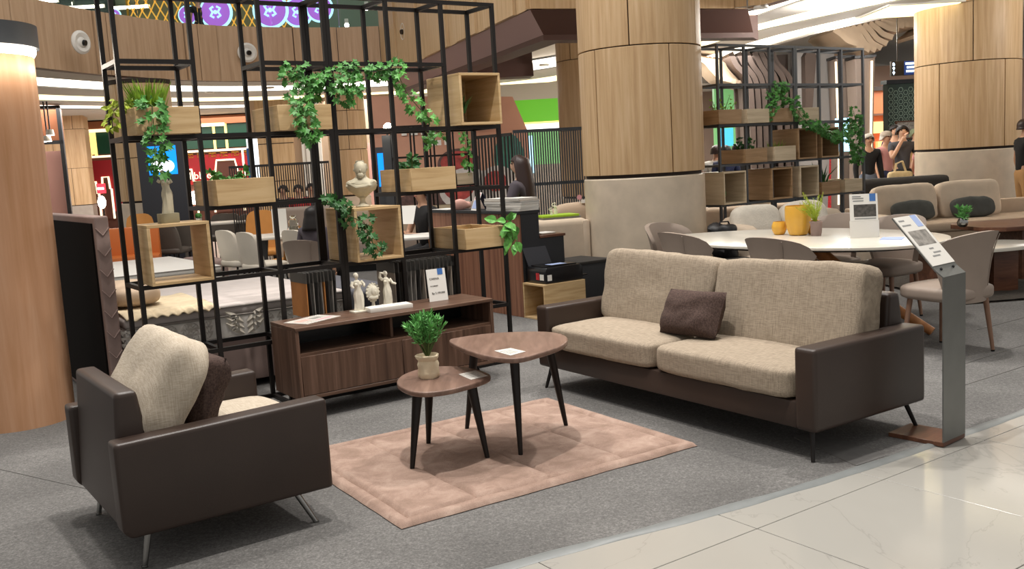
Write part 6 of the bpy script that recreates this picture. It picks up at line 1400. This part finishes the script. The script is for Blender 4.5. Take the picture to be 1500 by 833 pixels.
def outline(px0, px1, top, bot):
    a, b2 = rx(px0), rx(px1); w = (b2 - a) * .12; P = [(a, rz(bot)), (a, rz(top) - .35), (a + w, rz(top) - .35), (a + w * 1.6, rz(top)), (b2 - w * 1.6, rz(top)), (b2 - w, rz(top) - .35), (b2, rz(top) - .35), (b2, rz(bot))]
    MB().prismy([(x, z) for x, z in P], -.008, .0).build('doorway', M['shop_brown'], rs, smooth=False)
    MB().tube([(x, -.03, z) for x, z in P], .032, 6).build('lit_outline', M['neon_white'], rs)
outline(308, 350, 235, 310); outline(262, 284, 246, 320); outline(152, 166, 250, 310); outline(134, 148, 256, 312)
for k in range(7):
    x = rx(274) + k * .33; MB().tube([(x, -.01, rz(230)), (x, -.01, rz(224.5)), (x + .2, -.01, rz(224.5)), (x + .2, -.01, rz(229)), (x + .07, -.01, rz(229)), (x + .07, -.01, rz(226.5)), (x + .13, -.01, rz(226.5))], .012, 4).build('key_pattern', M['gold'], rs)
text(rs, 'delibbles', .30, (rx(287), -.04, rz(256)), FRONT, M['neon_white']); MB().box(rx(275), rx(301), -.03, 0, rz(268), rz(262)).build('red_band', M['cloth_red'], rs, smooth=False)
for px in (277, 282): MB().ball((rx(px), -.15, rz(287)), .12, .1, .2).build('wall_lamp', M['lamp_glow'], rs)
t = thing('red_sign', 'small glowing red sign above a pale lamp at far left', 'sign', pl3(148, 276, 24, 0)); zz = at(148, 276, 24).z; MB().box(-.1, .1, -.02, .04, zz - .12, zz + .12).build('panel', M['sign_red'], t, smooth=False); MB().box(-.08, .08, -.026, -.018, zz - .03, zz + .03).build('print', M['screen_white'], t, smooth=False); MB().box(-.02, .02, .0, .04, 0, zz - .1).build('post', M['black_gloss'], t, smooth=False); MB().ball((.0, -.04, zz - .34), .10, .09, .16).build('lamp', M['lamp_glow'], t)
t = thing('blue_banner', 'narrow blue and white lit banner left of the beige wall', 'banner', pl3(373, 245, 20, 0)); zz = at(373, 238, 20).z; MB().box(-.12, .10, -.02, .03, zz - .6, zz + .55).build('panel', M['screen_white'], t, smooth=False); MB().box(-.13, -.05, -.03, -.0, zz - .6, zz + .3).build('blue_part', M['print_blue'], t, smooth=False); MB().box(-.02, .02, .0, .04, 0, zz).build('post', M['black_gloss'], t, smooth=False)
# beige and cream walls behind the left slatted screen
wc = struct(MB().box(0, 3.6, 0, .2, 0, 3.4).build('wall_back', M['wall_cream'], None, pl3(372, 240, 24.6, 0), .05, smooth=False))
MB().box(.15, 1.05, -.05, 0, 0, 3.4).build('wall_panel', M['oak_panel'], wc, smooth=False); MB().box(1.25, 1.75, -.08, 0, 0, 3.4).build('pilaster', M['white_matte'], wc, smooth=False); MB().box(2.1, 3.0, -.02, 0, 0, 2.2).build('doorway', M['wall_blush'], wc, smooth=False)
for k in range(3): MB().box(1.33 + k * .14, 1.36 + k * .14, -.09, -.08, 0, 3.4).build('groove', M['stone_grey'], wc, smooth=False)
for z in (1.35, 2.3): MB().box(.15, 1.05, -.053, -.05, z, z + .02).build('joint', M['dark_gap'], wc, smooth=False)
struct(MB().box(-13.2, -8.2, 0, .2, 0, 3.4).build('wall_far_left', M['wall_copper'], None, (0, 30.2, 0), 0, smooth=False))
# pink lit shop behind the wooden pillar, with track lights
t = thing('shop_window', 'pink lit shop window with a dark frame beside the square column', 'shop', pl3(78, 260, 22, 0), .35)
MB().box(-1.6, .22, .2, .25, 0, 2.35).build('pink_panel', M['wall_blush'], t, smooth=False); MB().box(.22, .30, -.05, .25, 0, 3.36).build('frame_post', M['black_matte'], t, smooth=False); MB().box(-1.7, .3, -.05, .05, 2.5, 2.58).build('frame_rail', M['black_matte'], t, smooth=False); MB().box(-1.7, .3, .3, .4, 2.58, 3.3).build('copper_wall', M['wall_copper'], t, smooth=False); MB().box(-1.7, .3, -.05, .05, 3.3, 3.36).build('frame_rail', M['black_matte'], t, smooth=False)
for k, (px, py) in enumerate(((61, 201), (69, 200), (73, 191))):
    p = at(px, py, 21.4); s = thing('track_spotlight', ['left white track spotlight beside the wooden pillar', 'middle white track spotlight beside the wooden pillar', 'small upper track spotlight beside the wooden pillar'][k], 'lamp', p); MB().lathe([(.03, .0), (.07, .02), (.09, -.10), (0, -.10)], 16).build('head', M['lamp_white'], s); MB().cyl((0, 0, -.11), (0, 0, -.10), .08, n=16).build('bulb', M['lamp_glow'], s); MB().box(-.012, .012, -.012, .012, 0, 3.4 - p.z).build('stem', M['black_matte'], s, smooth=False)
# green shop behind the back column
t = thing('shop_front', 'bright green shop front strip between the mural and the back column', 'shop', pl3(700, 200, 24, 0), .0)
MB().box(0, 3.4, 0, .2, 0, 1.4).build('lower_wall', M['stone_grey'], t, smooth=False); MB().box(0, 3.4, 0, .2, 2.45, 3.0).build('green_band', M['green_glow'], t, smooth=False); MB().box(0, 3.4, -.02, .2, 2.40, 2.45).build('light_strip', M['neon_yellow'], t, smooth=False); MB().box(0, 3.4, 0, .2, 2.2, 2.40).build('white_band', M['screen_white'], t, smooth=False); MB().box(0, 3.4, .0, .2, 1.4, 2.2).build('green_wall', M['green_soft'], t, smooth=False); MB().box(0, 3.4, 0, .2, 3.0, 3.4).build('upper_wall', M['ceiling_white'], t, smooth=False); MB().box(1.25, 1.36, -.03, -.0, 1.2, 2.12).build('lit_sign', M['sign_cyan'], t, smooth=False)
# dark beams seen below the ceiling left of the back column
t = struct(MB().box(0, 1.1, 0, .5, 2.98, 3.2).build('trim_7', M['beam_brown'], None, pl3(690, 105, 17.0, 0), .12, smooth=False)); t2 = struct(MB().box(0, 1.1, .05, .45, 3.2, 3.41).build('trim_8', M['beam_brown'], None, pl3(690, 105, 17.0, 0), .12, smooth=False))

# right background: sculpted ribs of the ceiling tree, lit pillars, restaurants
tree = thing('ribbed_ceiling_sculpture', 'tree like sculpture of curved wooden ribs rising to the ceiling behind the grey shelving', 'sculpture', pl3(1150, 200, 19.5, 0), .0)
bx_ = tree.location.x; by_ = tree.location.y
def rib(pts, th, dp, mt):
    """a rib: a curved board following pts, deep in y"""
    P = [Vector((p[0], 0, p[1])) for p in pts]; P = [Vector(q) for q in smooth_line([(p.x, p.z) for p in P])]; n = len(P); a = []; b2 = []
    for i, p in enumerate(P):
        d = (P[min(i + 1, n - 1)] - P[max(i - 1, 0)]).normalized(); nn = Vector((-d.y, d.x)) * th / 2; a.append(p + nn); b2.append(p - nn)
    return a, b2
def add_rib(pts, th, y0, y1, mt):
    a, b2 = rib(pts, th, 0, mt); mb = MB(); n = len(a); vs = []
    for y in (y0, y1): vs += [(p.x, y, p.y) for p in a] + [(p.x, y, p.y) for p in b2]
    fs = []
    for i in range(n - 1):
        fs.append((i, i + 1, n + i + 1, n + i)); fs.append((2 * n + i, 3 * n + i, 3 * n + i + 1, 2 * n + i + 1)); fs.append((i, 2 * n + i, 2 * n + i + 1, i + 1)); fs.append((n + i, n + i + 1, 3 * n + i + 1, 3 * n + i))
    fs.append((0, n, 3 * n, 2 * n)); fs.append((n - 1, 3 * n - 1, 4 * n - 1, 2 * n - 1)); mb.add(vs, fs); mb.build('rib', M[mt], tree, ang=30)
def sx_(px): return (px - 1150) * 19.5 / 1398
def sz_(py, px=1150): return 1.5 + ((237 - .0579 * (px - 750)) - py) * 19.5 / 1398
for k, px in enumerate((1096, 1106, 1116, 1126, 1138, 1150, 1160)):     # trunk ribs that flare left at the top
    f = k - 3; add_rib([(sx_(px), 0.02), (sx_(px - 1), 1.2), (sx_(px - 2), sz_(150)), (sx_(px - 6), sz_(118)), (sx_(px - 16 - 2 * abs(f)), sz_(98)), (sx_(px - 24 - 2 * abs(f)), sz_(80))], .10, -.5 + .05 * k, .35 + .05 * k, 'rib_dark')
MB().prismy([(sx_(1092), 0), (sx_(1168), 0), (sx_(1168), sz_(80)), (sx_(1080), sz_(80)), (sx_(1088), sz_(120))], .55, .65).build('trunk_core', M['rib_dark'], tree, smooth=False)
for k in range(9):                                                     # left canopy waves
    x = 1035 + k * 8; add_rib([(sx_(x - 26), sz_(82 + .4 * k)), (sx_(x - 8), sz_(90 + k)), (sx_(x + 4), sz_(104 + k)), (sx_(x + 14), sz_(114 + 1.5 * k)), (sx_(x + 24), sz_(117 + 1.2 * k))], .085, -.6 + .12 * k, .3 + .12 * k, 'rib_wood')
for k in range(16):                                                    # right canopy waves hanging under the ceiling
    x = 1206 + k * 9.3; y_ = 62 - k * 1.9; dr = 26 * math.sin(PI * min(1, (k + 1.5) / 9)) + (2 if k > 9 else 0)
    add_rib([(sx_(x - 12), sz_(y_ - 3, x)), (sx_(x - 2), sz_(y_ + dr * .35, x)), (sx_(x + 7), sz_(y_ + dr * .75 + 3, x)), (sx_(x + 20), sz_(y_ + dr + 5, x))], .10, -1.2 + .05 * k, .3, 'rib_wood')
for k in range(5): add_rib([(sx_(1318 + k * 9), sz_(64 - 3 * k, 1330)), (sx_(1326 + k * 9), sz_(58 - 3 * k, 1330)), (sx_(1340 + k * 9), sz_(48 - 3 * k, 1330))], .07, -.8, .2, 'rib_wood')
MB().prismy([(sx_(1166), 0), (sx_(1206), 0), (sx_(1214), sz_(160)), (sx_(1220), sz_(84)), (sx_(1166), sz_(78))], -.15, .3).build('slab', M['slab_grey'], tree, smooth=False)
MB().prismy([(sx_(1172), sz_(180)), (sx_(1180), sz_(180)), (sx_(1188), sz_(90)), (sx_(1180), sz_(78)), (sx_(1172), sz_(90))], -.4, -.15).build('rib', M['rib_dark'], tree, smooth=False)
# pillars with light edges
for k, (p0, p1, Y, lab) in enumerate(((1228, 1252, 18.8, 'brown curved pillar with a glowing edge behind the shelving end'), (1256, 1282, 18.0, 'brown curved pillar with a glowing edge right of the shelving'))):
    a = at(p0, 200, Y); b2 = at(p1, 200, Y); t = thing('lit_pillar', lab, 'pillar', (a.x, a.y, 0)); w = b2.x - a.x; zt = at(p1, 84, Y).z
    MB().prismy([(0, 0), (w, 0), (w * .92, zt * .55), (w * 1.05, zt), (-w * .1, zt), (w * .05, zt * .55)], 0, .5).build('body', M['pillar_brown'], t, bevel=.03)
    e = [( -.02 if k == 0 else w * .8, 0.3), (.0 if k == 0 else w * .72, zt * .5), (-.12 * w if k == 0 else w * .82, zt * .98)]
    MB().tube([(e[0][0], -.03, e[0][1]), (e[1][0], -.03, e[1][1]), (e[2][0], -.03, e[2][1])], .022, 6).build('light_strip', M['neon_white'], t); MB().box(-w * .12, w * 1.08, -.02, .52, zt, zt + .05).build('cap', M['black_gloss'], t, smooth=False)
# hive patterned wall
o = at(1301, 200, 19.5); t = thing('patterned_wall', 'dark green wall with a pale hexagon pattern and a framed picture', 'wall', (o.x, o.y, 0), .10)
MB().box(0, 2.4, .0, .2, 0, at(1325, 122, 19.5).z).build('panel', M['hive_green'], t, smooth=False); zt = at(1325, 122, 19.5).z; MB().box(-.05, 2.4, -.05, .2, zt, zt + .08).build('top_rail', M['black_gloss'], t, smooth=False)
mb = MB()
for i in range(15):
    for j in range(15):
        cx = .06 + i * .105; cz = zt - .12 - j * .118 - (.059 if i % 2 else 0)
        mb.tube([(cx + .048 * math.cos(a * PI / 3), -.006, cz + .048 * math.sin(a * PI / 3)) for a in range(7)], .008, 4)
stuff(mb.build('hexagon_pattern', M['hive_line'], t, smooth=False))
MB().box(.14, .56, -.05, 0, at(1305, 205, 19.5).z, at(1305, 178, 19.5).z).build('picture_frame', M['base_wood'], t, smooth=False); MB().box(.17, .53, -.06, -.05, at(1305, 203, 19.5).z, at(1305, 180, 19.5).z).build('picture', M['print_photo'], t, smooth=False)
# hanging direction sign
o = at(1304.5, 101, 15.2); t = thing('hanging_sign', 'dark hanging direction sign with pale icons and letters, left of the right column', 'sign', (o.x, o.y, o.z), .0)
MB().box(0, .72, -.03, .03, -.11, .11).build('panel', M['black_gloss'], t, smooth=False); MB().box(.20, .38, -.033, -.029, -.105, .105).build('blue_field', M['sign_navy'], t, smooth=False); MB().box(.38, .72, -.033, -.029, -.11, .11).build('grey_field', M['cloth_slate'], t, smooth=False)
for k in range(3):
    z = .068 - .068 * k
    if k == 0: MB().prismy([(.02, z - .025), (.055, z - .025), (.055, z), (.04, z + .025), (.02, z + .02)], -.036, -.03).build('icon', M['sign_text'], t, smooth=False)
    else: MB().prismy([(.0375, z - .03), (.05, z - .005), (.058, z + .01), (.0375, z + .03), (.017, z + .01), (.025, z - .005)], -.036, -.03).build('arrow', M['sign_text'], t, smooth=False)
for x0, x1, z in ((.22, .365, .065), (.24, .365, .008), (.23, .36, -.05)): MB().box(x0, x1, -.037, -.032, z - .016, z + .016).build('lettering_line', M['sign_text'], t, smooth=False)
MB().box(.385, .70, -.037, -.032, .065, .088).build('lettering_line', M['sign_text'], t, smooth=False); text(t, 'G', .13, (.46, -.036, -.03), FRONT, M['sign_text']); MB().box(.385, .44, -.037, -.032, -.085, -.065).build('lettering_line', M['sign_text'], t, smooth=False)
MB().box(.10, .112, -.006, .006, .11, 3.4 - o.z).build('hanger', M['black_gloss'], t, smooth=False); MB().box(.60, .612, -.006, .006, .11, 3.4 - o.z).build('hanger', M['black_gloss'], t, smooth=False)
# restaurants behind: lit menu boards, counters
o = at(1048, 200, 23); t = thing('shop_front', 'green lit kiosk wall with a blue screen behind the grey shelving', 'shop', (o.x, o.y, 0))
MB().box(0, .5, 0, .2, 0, at(1060, 128, 23).z).build('green_wall', M['green_soft'], t, smooth=False); MB().box(.08, .42, -.03, 0, at(1060, 214, 23).z, at(1060, 188, 23).z).build('screen', M['aqua_screen'], t, smooth=False)
o = at(1078, 200, 23.5); t = thing('restaurant_front', 'orange lit restaurant with menu board behind the grey shelving', 'restaurant', (o.x, o.y, 0))
MB().box(-.2, 1.0, .4, .6, 0, 3.0).build('wall', M['shop_brown'], t, smooth=False); MB().box(0, .72, .2, .3, at(1090, 214, 23.5).z, at(1090, 200, 23.5).z).build('menu_board', M['menu_glow'], t, smooth=False); MB().prismy([(0, at(1090, 199, 23.5).z), (.75, at(1090, 199, 23.5).z), (.55, at(1090, 190, 23.5).z), (.2, at(1090, 188, 23.5).z)], .2, .4).build('roof', M['menu_orange'], t, smooth=False); MB().box(-.1, .9, .0, .2, 0, at(1090, 244, 23.5).z).build('counter', M['counter_red'], t, smooth=False)
for k in range(6): MB().box(.02 + k * .15, .10 + k * .15, -.02, .0, .35, at(1090, 248, 23.5).z).build('counter_board', M['counter_brown'], t, smooth=False)
o = at(1168, 245, 22); t = thing('counter', 'red counter with yellow cones behind the lower row of the grey shelving', 'counter', (o.x, o.y, 0)); MB().box(-.9, .9, 0, .4, 0, 1.28).build('body', M['cloth_red'], t, smooth=False)
for k, x in enumerate((-.35, .1)): MB().lathe([(.13, 1.28), (.02, 1.55), (0, 1.55)], 14, (x, .15, 0)).build('yellow_cone', M['neon_yellow'], t)
o = at(1282, 200, 22); t = thing('restaurant_front', 'orange lit stall with two menu boards between the pillar and the patterned wall', 'restaurant', (o.x, o.y, 0))
MB().box(-.4, .6, .3, .5, 0, at(1285, 132, 22).z).build('wall', M['menu_orange'], t, smooth=False); MB().box(-.02, .30, .1, .25, at(1285, 195, 22).z, at(1285, 178, 22).z).build('menu_board', M['menu_glow'], t, smooth=False); MB().box(.1, .25, .1, .25, at(1285, 220, 22).z, at(1285, 207, 22).z).build('menu_board', M['menu_glow'], t, smooth=False); MB().box(-.4, .6, .1, .3, at(1285, 169, 22).z, at(1285, 166, 22).z).build('shelf_board', M['counter_brown'], t, smooth=False); MB().box(-.4, .6, 0, .2, 0, at(1285, 246, 22).z).build('counter', M['counter_brown'], t, smooth=False); MB().box(-.45, .65, .2, .5, at(1285, 132, 22).z, at(1285, 126, 22).z).build('header', M['dark_gap'], t, smooth=False)
o = at(1234, 198, 17.6); t = thing('lit_screen', 'white blue lit screen behind the ivy at the shelving end', 'screen', (o.x, o.y, 0)); MB().box(-.12, .12, -.02, .04, at(1234, 222, 17.6).z, at(1234, 173, 17.6).z).build('panel', M['sign_cyan'], t, smooth=False); MB().box(-.02, .02, 0, .04, 0, 1.3).build('stand', M['black_gloss'], t, smooth=False)
# far walls that close the hall
struct(MB().box(-13, 26, 0, .2, 0, 3.4).build('wall_far', M['wall_taupe'], None, (0, 31.5, 0), 0, smooth=False))
wl = struct(MB().box(0, 9, 0, .2, 0, 3.4).build('wall_far_right', M['wall_taupe'], None, at(1250, 200, 25).to_2d().to_3d(), .0, smooth=False))
MB().box(.0, 4, -.05, 0, 2.5, 2.75).build('light_band', M['cove_white'], wl, smooth=False)
